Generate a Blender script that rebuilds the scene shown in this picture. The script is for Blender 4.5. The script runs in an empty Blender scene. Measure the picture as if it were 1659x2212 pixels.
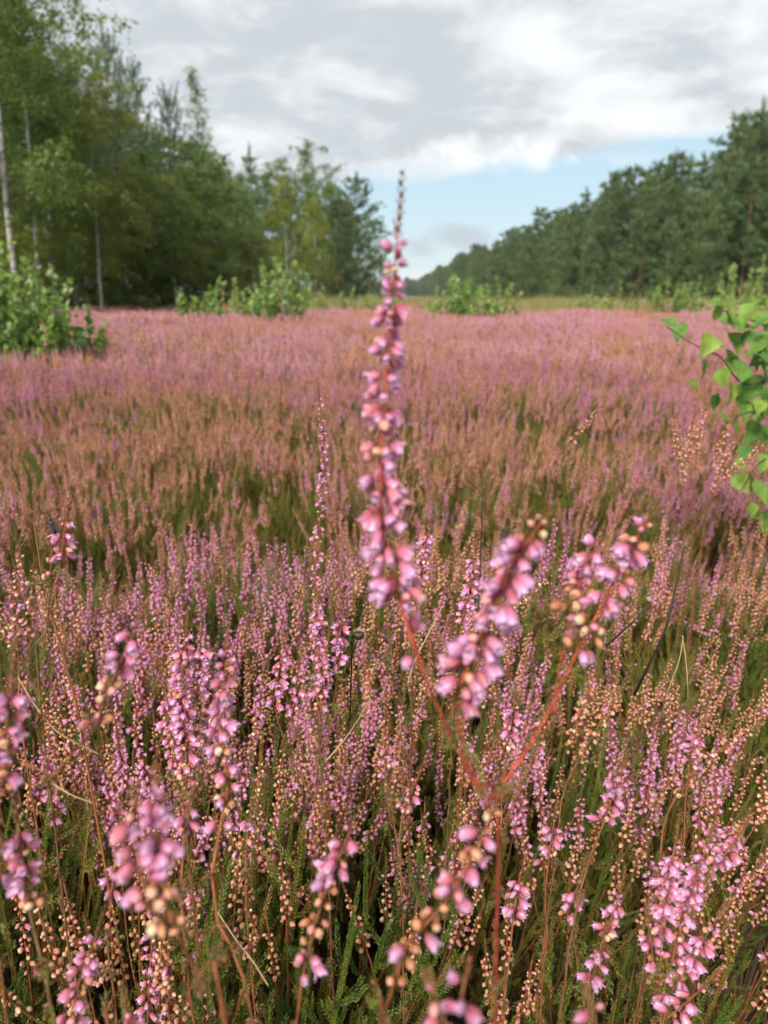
import bpy, math, random
import numpy as np
from mathutils import Vector, Matrix, Euler

R = math.radians
SC = bpy.context.scene
COL = SC.collection
# ------------------------------------------------------------------ camera
CAMZ, PITCH, FPX = 0.72, R(15.6), 1671.0      # FPX: focal length in units of a 1659 x 2212 picture
cam_d = bpy.data.cameras.new('camera'); cam = bpy.data.objects.new('camera', cam_d); COL.objects.link(cam)
cam.location = (0, 0, CAMZ); cam.rotation_euler = (math.pi / 2 - PITCH, 0, 0)
cam_d.sensor_fit = 'VERTICAL'; cam_d.lens = 4.3; cam_d.sensor_height = 4.3 * 2212 / FPX
cam_d.sensor_width = 4.3 * 1659 / FPX
cam_d.clip_start = 0.01; cam_d.clip_end = 6000
cam_d.dof.use_dof = True; cam_d.dof.focus_distance = 0.42; cam_d.dof.aperture_fstop = 2.0
SC.camera = cam
CP, SP = math.cos(PITCH), math.sin(PITCH)
def P(px, py, r):
    """world point at distance r along the sight line of a picture point"""
    x, y = (px - 829.5) / FPX, (1106 - py) / FPX
    d = Vector((x, CP + y * SP, y * CP - SP)).normalized()
    return Vector((0, 0, CAMZ)) + d * r
def proj(v):
    x, y, z = v[0], v[1], v[2] - CAMZ
    dep = y * CP - z * SP; up = y * SP + z * CP
    return 829.5 + FPX * x / dep, 1106 - FPX * up / dep
def GX(px, D):
    return (px - 829.5) / FPX * D
# ------------------------------------------------------------------ world / sun / exposure
SUN_EL, SUN_AZ = R(43), R(205)                  # azimuth clockwise from +Y: the sun stands behind the camera, a little left
SKY_STRENGTH = 0.070
wd = bpy.data.worlds.new('World'); SC.world = wd; wd.use_nodes = True
def world_nodes():
    nt = wd.node_tree; nt.nodes.clear(); N = nt.nodes.new; L = nt.links.new
    def math_(op, a, b=None, c=None, clamp=False):
        n = N('ShaderNodeMath'); n.operation = op; n.use_clamp = clamp
        for i, v in enumerate((a, b, c)):
            if v is None: continue
            if isinstance(v, (int, float)): n.inputs[i].default_value = v
            else: L(v, n.inputs[i])
        return n.outputs[0]
    def smooth(v, lo, hi):
        n = N('ShaderNodeMapRange'); n.interpolation_type = 'SMOOTHSTEP'
        L(v, n.inputs[0]); n.inputs[1].default_value = lo; n.inputs[2].default_value = hi
        n.inputs[3].default_value = 0; n.inputs[4].default_value = 1
        return n.outputs[0]
    def noise(vec, scale, detail=6, rough=.55, dist=0.):
        n = N('ShaderNodeTexNoise'); n.inputs['Scale'].default_value = scale; n.inputs['Detail'].default_value = detail
        n.inputs['Roughness'].default_value = rough; n.inputs['Distortion'].default_value = dist
        L(vec, n.inputs['Vector']); return n.outputs[0]
    def mix(f, a, b):
        n = N('ShaderNodeMix'); n.data_type = 'RGBA'
        if isinstance(f, float): n.inputs[0].default_value = f
        else: L(f, n.inputs[0])
        for i, v in ((6, a), (7, b)):
            if isinstance(v, tuple): n.inputs[i].default_value = (*v, 1)
            else: L(v, n.inputs[i])
        return n.outputs[2]
    tc = N('ShaderNodeTexCoord'); sep = N('ShaderNodeSeparateXYZ'); L(tc.outputs['Generated'], sep.inputs[0])
    X, Y, Z = sep.outputs
    zz = math_('ADD', math_('MAXIMUM', Z, 0.0), 0.20)
    cv = N('ShaderNodeCombineXYZ'); L(math_('DIVIDE', X, zz), cv.inputs[0]); L(math_('DIVIDE', Y, zz), cv.inputs[1])
    cv.inputs[2].default_value = 3.7
    el = math_('MULTIPLY', math_('ARCSINE', Z), 57.2958)
    az = math_('MULTIPLY', math_('ARCTAN2', X, Y), 57.2958)
    sky = N('ShaderNodeTexSky'); sky.sky_type = 'NISHITA'; sky.sun_disc = False
    sky.sun_elevation = SUN_EL; sky.sun_rotation = SUN_AZ; sky.air_density = 1.0; sky.dust_density = 0.6; sky.ozone_density = 1.2
    n1 = noise(cv.outputs[0], 1.5, 8, .55, .4)
    n2 = noise(cv.outputs[0], 3.2, 8, .58, .3)
    n3 = noise(tc.outputs['Generated'], 14.0, 6, .6)
    # the cloud deck thins towards the horizon, more so to the right of the view
    rise = smooth(math_('SUBTRACT', el, math_('MULTIPLY', smooth(az, -14, 6), 2.0)), 4.6, 8.8)
    cov = smooth(math_('ADD', n1, math_('SUBTRACT', math_('MULTIPLY', rise, .62), .34)), .42, .60)
    grey = smooth(math_('ADD', math_('MULTIPLY', n1, .35), math_('MULTIPLY', n2, .65)), .38, .60)
    ccol = mix(grey, (6.5, 6.65, 6.8), (4.15, 4.5, 4.8))
    blue = mix(.75, sky.outputs[0], (3.9, 5.2, 5.9))
    base = mix(cov, blue, ccol)
    hz = smooth(el, 7.0, 0.0)
    base = mix(math_('MULTIPLY', hz, .5), base, (5.4, 6.1, 6.4))
    def puff(a0, e0, ra, re, col, soft=.5):
        nonlocal base
        da = math_('DIVIDE', math_('SUBTRACT', az, a0), ra); de = math_('DIVIDE', math_('SUBTRACT', el, e0), re)
        d2 = math_('ADD', math_('MULTIPLY', da, da), math_('MULTIPLY', de, de))
        v = math_('SUBTRACT', math_('ADD', 1.0, math_('MULTIPLY', math_('SUBTRACT', n3, .5), 3.4)), d2)
        base = mix(math_('MULTIPLY', smooth(v, 0.0, soft), .85), base, col)
    puff(8.5, 9.0, 6.8, 1.6, (7.2, 7.2, 7.2), 1.0)
    puff(14.5, 11.0, 3.5, .9, (6.8, 6.9, 7.0), 1.2)
    puff(11.5, 10.2, 4.0, .8, (6.2, 6.3, 6.4), 1.6)
    puff(2.0, 8.1, 4.5, .9, (6.0, 6.1, 6.25), 1.6)
    puff(-4.5, 7.8, 3.4, .7, (6.2, 6.3, 6.4), 1.6)
    puff(16, 8.6, 3.0, .7, (5.8, 6.1, 6.3), 1.6)
    puff(5.6, 3.9, 3.2, 1.1, (3.9, 4.3, 4.7), 1.2)
    puff(2.8, 3.3, 1.8, .9, (4.1, 4.5, 4.9), 1.2)
    puff(2.6, 1.2, 2.4, .9, (6.3, 6.3, 6.3), 1.4)
    bg = N('ShaderNodeBackground'); bg.inputs[1].default_value = SKY_STRENGTH; L(base, bg.inputs[0])
    out = N('ShaderNodeOutputWorld'); L(bg.outputs[0], out.inputs[0])
world_nodes()
sd = bpy.data.lights.new('sun', 'SUN'); sd.energy = 3.0; sd.angle = R(20); sd.color = (1, .96, .9)
sun = bpy.data.objects.new('sun', sd); COL.objects.link(sun)
sun.rotation_euler = Vector((math.sin(SUN_AZ) * math.cos(SUN_EL), math.cos(SUN_AZ) * math.cos(SUN_EL), math.sin(SUN_EL))).to_track_quat('Z', 'Y').to_euler()
sun.location = (-3, -4, 8)
vs = SC.view_settings; vs.view_transform = 'Standard'; vs.look = 'None'; vs.exposure = 1.12; vs.gamma = 1.0; vs.use_curve_mapping = False
SC.render.engine = 'CYCLES'
cy = SC.cycles; cy.use_denoising = True; cy.max_bounces = 5; cy.diffuse_bounces = 2; cy.glossy_bounces = 2
cy.transmission_bounces = 4; cy.transparent_max_bounces = 4; cy.volume_bounces = 0; cy.use_adaptive_sampling = True; cy.adaptive_threshold = 0.03
cy.caustics_reflective = False; cy.caustics_refractive = False

# ------------------------------------------------------------------ materials
MATS = {}
def new_mat(name):
    m = bpy.data.materials.new(name); m.use_nodes = True; m.node_tree.nodes.clear(); MATS[name] = m; return m
def organic(name, ramp, along=None, rough=.55, transl=0., spec=.3, noise_scale=0., noise_amt=0., obj_rand=1.0):
    """colour varies by piece (tint G + object random) through RAMP; ALONG: colour at the base end of each piece (tint R = 0)"""
    m = new_mat(name); nt = m.node_tree; N = nt.nodes.new; L = nt.links.new
    at = N('ShaderNodeAttribute'); at.attribute_name = 'tint'
    sep = N('ShaderNodeSeparateColor'); L(at.outputs['Color'], sep.inputs[0])
    oi = N('ShaderNodeObjectInfo')
    mu = N('ShaderNodeMath'); mu.operation = 'MULTIPLY_ADD'; L(oi.outputs['Random'], mu.inputs[0]); mu.inputs[1].default_value = obj_rand; L(sep.outputs[1], mu.inputs[2])
    fr = N('ShaderNodeMath'); fr.operation = 'PINGPONG'; L(mu.outputs[0], fr.inputs[0]); fr.inputs[1].default_value = 1.0
    cr = N('ShaderNodeValToRGB'); el = cr.color_ramp.elements
    while len(el) > 1: el.remove(el[-1])
    for i, (p, c) in enumerate(ramp):
        e = el[0] if i == 0 else el.new(p)
        e.position = p; e.color = (*c, 1)
    L(fr.outputs[0], cr.inputs[0]); col = cr.outputs[0]
    if along:
        mx = N('ShaderNodeMix'); mx.data_type = 'RGBA'
        mr = N('ShaderNodeMapRange'); L(sep.outputs[0], mr.inputs[0]); mr.inputs[1].default_value = .05; mr.inputs[2].default_value = along[1]
        L(mr.outputs[0], mx.inputs[0]); mx.inputs[6].default_value = (*along[0], 1); L(col, mx.inputs[7]); col = mx.outputs[2]
    if noise_amt:
        tc = N('ShaderNodeTexCoord'); nz = N('ShaderNodeTexNoise'); nz.inputs['Scale'].default_value = noise_scale; nz.inputs['Detail'].default_value = 3
        L(tc.outputs['Object'], nz.inputs['Vector'])
        mr = N('ShaderNodeMapRange'); L(nz.outputs[0], mr.inputs[0]); mr.inputs[1].default_value = .3; mr.inputs[2].default_value = .7
        mr.inputs[3].default_value = 1 - noise_amt; mr.inputs[4].default_value = 1 + noise_amt
        vm = N('ShaderNodeVectorMath'); vm.operation = 'SCALE'; L(col, vm.inputs[0]); L(mr.outputs[0], vm.inputs['Scale']); col = vm.outputs[0]
    b = N('ShaderNodeBsdfPrincipled'); L(col, b.inputs['Base Color']); b.inputs['Roughness'].default_value = rough
    b.inputs['Specular IOR Level'].default_value = spec
    out = N('ShaderNodeOutputMaterial')
    if transl:
        t = N('ShaderNodeBsdfTranslucent'); L(col, t.inputs[0]); ms = N('ShaderNodeMixShader'); ms.inputs[0].default_value = transl
        L(b.outputs[0], ms.inputs[1]); L(t.outputs[0], ms.inputs[2]); L(ms.outputs[0], out.inputs[0])
    else: L(b.outputs[0], out.inputs[0])
    return m
organic('petal', [(0, (.60, .21, .48)), (.3, (.70, .33, .61)), (.6, (.82, .48, .74)), (.85, (.74, .32, .50)), (1, (.74, .36, .34))], along=((.54, .12, .17), .95), transl=.40, spec=.06, rough=.9, noise_scale=700, noise_amt=.12)
organic('petal_bud', [(0, (.70, .28, .28)), (.5, (.68, .26, .34)), (1, (.76, .40, .30))], along=((.52, .15, .10), .7), transl=.25, spec=.12, rough=.75, noise_scale=700, noise_amt=.15)
organic('petal_dry', [(0, (.76, .40, .20)), (.4, (.84, .58, .36)), (.75, (.74, .34, .20)), (1, (.88, .70, .48))], along=((.44, .15, .05), .8), transl=.25, rough=.8, spec=.1, noise_scale=600, noise_amt=.2)
organic('corolla', [(0, (.74, .45, .66)), (1, (.80, .55, .72))], transl=.3)
organic('bract', [(0, (.16, .05, .03)), (.5, (.13, .09, .03)), (1, (.22, .07, .04))], transl=.1)
organic('heather_stem', [(0, (.17, .06, .025)), (.5, (.26, .08, .03)), (1, (.14, .075, .03))], rough=.75, noise_scale=160, noise_amt=.4)
organic('heather_stem_red', [(0, (.34, .046, .022)), (.5, (.25, .05, .024)), (1, (.36, .058, .027))], rough=.85, noise_scale=220, noise_amt=.45)
organic('heather_leaf', [(0, (.028, .054, .009)), (.4, (.066, .105, .015)), (.75, (.145, .18, .025)), (.93, (.19, .14, .024)), (1, (.26, .085, .03))], transl=.25, rough=.5)
organic('heather_tip_leaf', [(0, (.16, .05, .035)), (.5, (.22, .09, .03)), (1, (.12, .09, .03))], transl=.1)
organic('woody', [(0, (.035, .024, .017)), (1, (.10, .055, .03))], rough=.8, noise_scale=30, noise_amt=.3)
organic('straw', [(0, (.34, .24, .11)), (1, (.42, .31, .16))], rough=.6)
organic('orange_stalk', [(0, (.34, .13, .025)), (1, (.40, .16, .03))], along=((.16, .06, .03), .5), rough=.45)
organic('dark_twig', [(0, (.020, .016, .013)), (1, (.035, .025, .02))], rough=.7)
organic('insect', [(0, (.008, .007, .007)), (1, (.015, .012, .010))], rough=.35, spec=.5)
organic('insect_wing', [(0, (.10, .09, .08)), (1, (.12, .10, .09))], rough=.3, transl=.5)
organic('birch_leaf_hero', [(0, (.060, .15, .045)), (.5, (.11, .24, .055)), (.8, (.18, .31, .05)), (1, (.26, .36, .05))], transl=.45, rough=.5, spec=.25, noise_scale=70, noise_amt=.30)
organic('leaf_vein', [(0, (.17, .25, .10)), (1, (.20, .28, .10))])
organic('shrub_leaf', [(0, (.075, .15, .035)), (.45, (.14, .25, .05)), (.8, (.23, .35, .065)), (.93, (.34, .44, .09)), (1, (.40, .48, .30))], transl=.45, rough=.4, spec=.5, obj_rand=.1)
organic('shrub_leaf_pale', [(0, (.18, .25, .055)), (.5, (.27, .35, .08)), (1, (.36, .42, .14))], transl=.45, rough=.45, obj_rand=.15)
organic('birch_leaf', [(0, (.095, .155, .034)), (.5, (.14, .21, .046)), (1, (.19, .25, .058))], transl=.5, rough=.5, noise_scale=1.0, noise_amt=.28, obj_rand=.35)
organic('birch_leaf_yellow', [(0, (.17, .20, .034)), (.5, (.23, .26, .045)), (1, (.29, .30, .06))], transl=.5, rough=.5, noise_scale=1.0, noise_amt=.22, obj_rand=.2)
organic('oak_leaf', [(0, (.075, .128, .036)), (.5, (.11, .175, .048)), (1, (.155, .21, .056))], transl=.45, rough=.5, noise_scale=.9, noise_amt=.32, obj_rand=.5)
organic('pine_needle', [(0, (.062, .108, .042)), (.5, (.092, .145, .054)), (1, (.14, .185, .062))], transl=.28, rough=.5, noise_scale=.6, noise_amt=.32, obj_rand=.5)
organic('pine_needle_blue', [(0, (.060, .11, .065)), (.5, (.085, .14, .08)), (1, (.11, .155, .075))], transl=.2, rough=.5, noise_scale=.8, noise_amt=.2, obj_rand=.2)
organic('pine_bark', [(0, (.10, .065, .045)), (1, (.16, .085, .05))], rough=.85, noise_scale=6, noise_amt=.4)
organic('limb_bark', [(0, (.05, .042, .034)), (1, (.08, .06, .045))], rough=.85)
organic('grass_blade', [(0, (.15, .20, .045)), (.5, (.24, .26, .07)), (1, (.34, .27, .11))], transl=.3, rough=.5, obj_rand=.4)
organic('far_bloom', [(0, (.54, .23, .34)), (.4, (.66, .33, .47)), (.7, (.62, .30, .32)), (1, (.42, .17, .12))], transl=.25, obj_rand=.8)
organic('far_dry', [(0, (.58, .27, .13)), (.5, (.66, .36, .20)), (1, (.42, .17, .08))], transl=.25, obj_rand=.8)
def birch_bark():
    m = new_mat('birch_bark'); nt = m.node_tree; N = nt.nodes.new; L = nt.links.new
    tc = N('ShaderNodeTexCoord'); mp = N('ShaderNodeMapping'); mp.inputs['Scale'].default_value = (5, 5, 16); L(tc.outputs['Object'], mp.inputs[0])
    nz = N('ShaderNodeTexNoise'); nz.inputs['Scale'].default_value = 1.0; nz.inputs['Detail'].default_value = 4; L(mp.outputs[0], nz.inputs['Vector'])
    cr = N('ShaderNodeValToRGB'); e = cr.color_ramp.elements; e[0].position = .36; e[0].color = (.05, .045, .04, 1); e[1].position = .47; e[1].color = (.36, .34, .30, 1)
    L(nz.outputs[0], cr.inputs[0]); b = N('ShaderNodeBsdfPrincipled'); b.inputs['Roughness'].default_value = .7; L(cr.outputs[0], b.inputs['Base Color'])
    o = N('ShaderNodeOutputMaterial'); L(b.outputs[0], o.inputs[0])
birch_bark()
def ground_mat():
    m = new_mat('ground_litter'); nt = m.node_tree; N = nt.nodes.new; L = nt.links.new
    tc = N('ShaderNodeTexCoord'); n1 = N('ShaderNodeTexNoise'); n1.inputs['Scale'].default_value = 22; n1.inputs['Detail'].default_value = 8; n1.inputs['Roughness'].default_value = .7
    L(tc.outputs['Object'], n1.inputs['Vector'])
    cr = N('ShaderNodeValToRGB'); e = cr.color_ramp.elements; e[0].position = .3; e[0].color = (.012, .008, .006, 1); e[1].position = .75; e[1].color = (.035, .026, .014, 1)
    L(n1.outputs[0], cr.inputs[0])
    n2 = N('ShaderNodeTexNoise'); n2.inputs['Scale'].default_value = .12; n2.inputs['Detail'].default_value = 6; L(tc.outputs['Object'], n2.inputs['Vector'])
    c2 = N('ShaderNodeValToRGB'); e = c2.color_ramp.elements; e[0].position = .35; e[0].color = (.13, .15, .04, 1); e[1].position = .65; e[1].color = (.22, .15, .09, 1)
    L(n2.outputs[0], c2.inputs[0])
    sp = N('ShaderNodeSeparateXYZ'); L(tc.outputs['Object'], sp.inputs[0])
    mr = N('ShaderNodeMapRange'); L(sp.outputs[1], mr.inputs[0]); mr.inputs[1].default_value = 25; mr.inputs[2].default_value = 60
    mx = N('ShaderNodeMix'); mx.data_type = 'RGBA'; L(mr.outputs[0], mx.inputs[0]); L(cr.outputs[0], mx.inputs[6]); L(c2.outputs[0], mx.inputs[7])
    b = N('ShaderNodeBsdfPrincipled'); b.inputs['Roughness'].default_value = .95; L(mx.outputs[2], b.inputs['Base Color'])
    bp = N('ShaderNodeBump'); bp.inputs['Strength'].default_value = .6; bp.inputs['Distance'].default_value = .02; L(n1.outputs[0], bp.inputs['Height']); L(bp.outputs[0], b.inputs['Normal'])
    o = N('ShaderNodeOutputMaterial'); L(b.outputs[0], o.inputs[0])
ground_mat()

# ------------------------------------------------------------------ mesh tools
class MB:
    """collects vertices, tris and quads with a material index and a tint (along, random, -) per vertex"""
    def __init__(s, mats):
        s.mats = list(mats); s.V = []; s.T = []; s.Q = []; s.mT = []; s.mQ = []; s.C = []; s.n = 0
    def add(s, V, T=None, Q=None, mat=0, along=0., rnd=.5):
        V = np.asarray(V, float).reshape(-1, 3); k = len(V)
        s.V.append(V)
        c = np.zeros((k, 4)); c[:, 0] = along; c[:, 1] = rnd; c[:, 3] = 1; s.C.append(c)
        mi = s.mats.index(mat) if isinstance(mat, str) else mat
        if T is not None and len(T):
            T = np.asarray(T, int).reshape(-1, 3) + s.n; s.T.append(T); s.mT.append(np.broadcast_to(np.asarray(mi), (len(T),)).copy())
        if Q is not None and len(Q):
            Q = np.asarray(Q, int).reshape(-1, 4) + s.n; s.Q.append(Q); s.mQ.append(np.broadcast_to(np.asarray(mi), (len(Q),)).copy())
        s.n += k
    def tube(s, pts, rad, sides=5, mat=0, rnd=.5, cap=True):
        pts = np.asarray(pts, float); n = len(pts); rad = np.broadcast_to(np.asarray(rad, float), (n,))
        tg = np.gradient(pts, axis=0); tg /= np.linalg.norm(tg, axis=1)[:, None] + 1e-12
        ref = np.array([0.31, .95, .05]); a = np.cross(tg, ref); a /= np.linalg.norm(a, axis=1)[:, None] + 1e-12; b = np.cross(tg, a)
        th = np.arange(sides) / sides * 2 * np.pi
        V = pts[:, None] + rad[:, None, None] * (np.cos(th)[None, :, None] * a[:, None] + np.sin(th)[None, :, None] * b[:, None])
        i = np.arange(n - 1)[:, None] * sides; j = np.arange(sides)[None]; j2 = (j + 1) % sides
        Q = np.stack([i + j, i + j2, i + sides + j2, i + sides + j], -1).reshape(-1, 4)
        al = np.repeat(np.linspace(0, 1, n), sides)
        T = [(n * sides - sides, n * sides - sides + k, n * sides - sides + k + 1) for k in range(1, sides - 1)] if cap else None
        s.add(V.reshape(-1, 3), T, Q, mat, al, rnd)
    def data(s):
        cat = lambda a, w: np.concatenate(a) if a else np.zeros((0, w), int)
        m = lambda a: np.concatenate(a) if a else np.zeros((0,), int)
        return dict(V=np.concatenate(s.V), C=np.concatenate(s.C), T=cat(s.T, 3), Q=cat(s.Q, 4), mT=m(s.mT), mQ=m(s.mQ), mats=s.mats)
    def bake(s, tp, M, rnd=None):
        """append template TP once per 4x4 matrix of M (n,4,4)"""
        M = np.asarray(M, float).reshape(-1, 4, 4); n = len(M)
        if n == 0: return
        k = len(tp['V'])
        V = np.einsum('nij,kj->nki', M[:, :3, :3], tp['V']) + M[:, None, :3, 3]
        C = np.repeat(tp['C'][None], n, 0)
        if rnd is not None: C[:, :, 1] = (C[:, :, 1] - .5) * .3 + np.asarray(rnd)[:, None]
        mp = np.array([s.mats.index(x) for x in tp['mats']])
        off = s.n + np.arange(n)[:, None, None] * k
        if len(tp['T']): s.T.append((tp['T'][None] + off).reshape(-1, 3)); s.mT.append(np.tile(mp[tp['mT']], n))
        if len(tp['Q']): s.Q.append((tp['Q'][None] + off).reshape(-1, 4)); s.mQ.append(np.tile(mp[tp['mQ']], n))
        s.V.append(V.reshape(-1, 3)); s.C.append(C.reshape(-1, 4)); s.n += n * k
    def mesh(s, name, smooth=True):
        d = s.data(); me = bpy.data.meshes.new(name)
        nt, nq = len(d['T']), len(d['Q'])
        me.vertices.add(len(d['V'])); me.vertices.foreach_set('co', d['V'].astype(np.float32).ravel())
        me.loops.add(nt * 3 + nq * 4); me.loops.foreach_set('vertex_index', np.concatenate([d['T'].ravel(), d['Q'].ravel()]).astype(np.int32))
        me.polygons.add(nt + nq)
        me.polygons.foreach_set('loop_start', np.concatenate([np.arange(nt) * 3, nt * 3 + np.arange(nq) * 4]).astype(np.int32))
        me.polygons.foreach_set('material_index', np.concatenate([d['mT'], d['mQ']]).astype(np.int32))
        me.polygons.foreach_set('use_smooth', np.full(nt + nq, smooth))
        at = me.attributes.new('tint', 'FLOAT_COLOR', 'POINT'); at.data.foreach_set('color', d['C'].astype(np.float32).ravel())
        for m in s.mats: me.materials.append(MATS[m])
        me.update(calc_edges=True); me.validate(); return me
def link(name, me, parent=None, M=None):
    o = bpy.data.objects.new(name, me); COL.objects.link(o)
    if parent is not None: o.parent = parent
    if M is not None: o.matrix_basis = M
    return o
def tag(o, label=None, cat=None, group=None, kind=None):
    if label: o['label'] = label
    if cat: o['category'] = cat
    if group: o['group'] = group
    if kind: o['kind'] = kind
    return o
def mats_from(pos, z, spin, scale):
    """(n,4,4) frames at POS with local +Z along Z, spun about it"""
    pos = np.asarray(pos, float).reshape(-1, 3); z = np.asarray(z, float).reshape(-1, 3); n = len(pos)
    z = z / (np.linalg.norm(z, axis=1)[:, None] + 1e-12)
    ref = np.where(np.abs(z[:, 2:3]) > .95, np.array([[1., 0, 0]]), np.array([[0, 0, 1.]]))
    x = np.cross(ref, z); x /= np.linalg.norm(x, axis=1)[:, None] + 1e-12; y = np.cross(z, x)
    spin = np.broadcast_to(np.asarray(spin, float), (n,)); c, s_ = np.cos(spin)[:, None], np.sin(spin)[:, None]
    x, y = x * c + y * s_, y * c - x * s_
    sc = np.broadcast_to(np.asarray(scale, float), (n,))[:, None]
    M = np.zeros((n, 4, 4)); M[:, :3, 0] = x * sc; M[:, :3, 1] = y * sc; M[:, :3, 2] = z * sc; M[:, :3, 3] = pos; M[:, 3, 3] = 1
    return M
def resample(pts, n):
    """smooth Catmull-Rom curve through PTS sampled at n even steps"""
    p = np.asarray([tuple(q) for q in pts], float)
    if len(p) == 2: p = np.array([p[0], p[0] * .67 + p[1] * .33, p[0] * .33 + p[1] * .67, p[1]])
    e = np.vstack([2 * p[0] - p[1], p, 2 * p[-1] - p[-2]]); out = []
    for i in range(1, len(e) - 2):
        t = np.linspace(0, 1, 14, endpoint=False)[:, None]; a, b, c, d = e[i - 1], e[i], e[i + 1], e[i + 2]
        out.append(.5 * (2 * b + (c - a) * t + (2 * a - 5 * b + 4 * c - d) * t ** 2 + (3 * b - a - 3 * c + d) * t ** 3))
    c = np.vstack(out + [p[-1:]]); L = np.concatenate([[0], np.cumsum(np.linalg.norm(np.diff(c, axis=0), axis=1))])
    s = np.linspace(0, L[-1], n)
    return np.stack([np.interp(s, L, c[:, k]) for k in range(3)], 1), L[-1]
def fnoise(x, y, s=0.):
    x = np.asarray(x, float); y = np.asarray(y, float)
    return (np.sin(1.7 * x + 1.3 * y + s) * np.cos(1.1 * x - 2.1 * y + 2.1 * s) + .6 * np.sin(3.1 * x - 1.9 * y + 3 * s + 1) * np.cos(2.3 * x + 2.9 * y - s)
            + .35 * np.sin(5.3 * x + 4.1 * y + 5 * s) ) / 1.6
# instancing of countless stuff
def scatter(name, protos, pos, rot, scl, idx, label, cat):
    """one stuff object: its points carry copies of the PROTOS meshes"""
    me = bpy.data.meshes.new(name); n = len(pos)
    me.vertices.add(n); me.vertices.foreach_set('co', np.asarray(pos, np.float32).ravel())
    a = me.attributes.new('rot', 'FLOAT_VECTOR', 'POINT'); a.data.foreach_set('vector', np.asarray(rot, np.float32).ravel())
    a = me.attributes.new('scl', 'FLOAT', 'POINT'); a.data.foreach_set('value', np.asarray(scl, np.float32).ravel())
    a = me.attributes.new('idx', 'INT', 'POINT'); a.data.foreach_set('value', np.asarray(idx, np.int32).ravel())
    o = link(name, me); tag(o, label, cat, kind='stuff')
    ng = bpy.data.node_groups.new(name + '_nodes', 'GeometryNodeTree')
    ng.interface.new_socket('Geometry', in_out='INPUT', socket_type='NodeSocketGeometry'); ng.interface.new_socket('Geometry', in_out='OUTPUT', socket_type='NodeSocketGeometry')
    N = ng.nodes.new; L = ng.links.new; gi = N('NodeGroupInput'); go = N('NodeGroupOutput'); jn = N('GeometryNodeJoinGeometry')
    def attr(nm, tp):
        q = N('GeometryNodeInputNamedAttribute'); q.data_type = tp; q.inputs[0].default_value = nm; return [x for x in q.outputs if x.enabled and x.name == 'Attribute'][0]
    ai, ar, as_ = attr('idx', 'INT'), attr('rot', 'FLOAT_VECTOR'), attr('scl', 'FLOAT')
    er = N('FunctionNodeEulerToRotation'); L(ar, er.inputs[0])
    for k, pm in enumerate(protos):
        po = bpy.data.objects.new(name + '_piece', pm)
        oi = N('GeometryNodeObjectInfo'); oi.inputs['Object'].default_value = po; oi.inputs['As Instance'].default_value = True
        cmp_ = N('FunctionNodeCompare'); cmp_.data_type = 'INT'; cmp_.operation = 'EQUAL'
        ins = [x for x in cmp_.inputs if x.enabled]; L(ai, ins[0]); ins[1].default_value = k
        ip = N('GeometryNodeInstanceOnPoints'); L(gi.outputs[0], ip.inputs['Points']); L(cmp_.outputs[0], ip.inputs['Selection'])
        L(oi.outputs['Geometry'], ip.inputs['Instance']); L(er.outputs[0], ip.inputs['Rotation']); L(as_, ip.inputs['Scale']); L(ip.outputs[0], jn.inputs[0])
    L(jn.outputs[0], go.inputs[0])
    md = o.modifiers.new('scatter', 'NODES'); md.node_group = ng
    return o

# ------------------------------------------------------------------ ground
def lean(x, y, rng, amt=.11):
    """tilt of a plant at (x, y) after a random turn about its axis; plants on the right lean right"""
    b = .04 + .11 * min(1, max(0, (x + .02) * 4)) * math.exp(-max(0, y - .9) * .8)
    return (Euler((rng.normal(0, amt), b + rng.normal(0, amt), 0)).to_matrix() @ Matrix.Rotation(rng.uniform(0, 6.28), 3, 'Z')).to_euler()
def canopy(x, y):
    """height of the heather tops above the ground"""
    x = np.asarray(x, float); y = np.asarray(y, float)
    far = np.clip((y - 1.5) / 3, 0, 1)
    h = .430 + .036 * fnoise(x * 2.6, y * 2.6, 1.3) * (1 - .3 * far) + .045 * fnoise(x * .9 + 3, y * .9, 2.2) * (.6 + 1.0 * far) + .03 * far * fnoise(x * 2.1, y * 1.6, 6.1)
    h = h - .13 * np.exp(-((y - 1.20 - .20 * x + .16 * fnoise(x * 3.2, x * 1.7, 2.)) / .15) ** 2) * np.clip((x + .75) * 3, 0, 1)
    h = h - .05 * np.exp(-((y - .62) / .08) ** 2 - ((x + .12) / .12) ** 2)
    return h
def build_ground():
    b = MB(['ground_litter']); ys = np.concatenate([[-6, -1], np.arange(0, 6.1, .5), [8, 12, 18, 26, 40, 60, 90, 140, 220, 360, 600, 1000, 1800, 3500]])
    xs = np.array([-2500, -800, -300, -120, -60, -30, -15, -8, -4, -2, -1, -.5, 0, .5, 1, 2, 4, 8, 15, 30, 60, 120, 300, 800, 2500.])
    XX, YY = np.meshgrid(xs, ys); ZZ = .015 * fnoise(XX * 1.3, YY * 1.3) * (np.abs(XX) < 20) * (YY < 30)
    V = np.stack([XX, YY, ZZ], -1).reshape(-1, 3); nx = len(xs)
    Q = [(j * nx + i, j * nx + i + 1, (j + 1) * nx + i + 1, (j + 1) * nx + i) for j in range(len(ys) - 1) for i in range(nx - 1)]
    b.add(V, None, Q); tag(link('ground', b.mesh('ground')), 'dark peaty ground beneath the heather', kind='structure')
build_ground()

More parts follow.
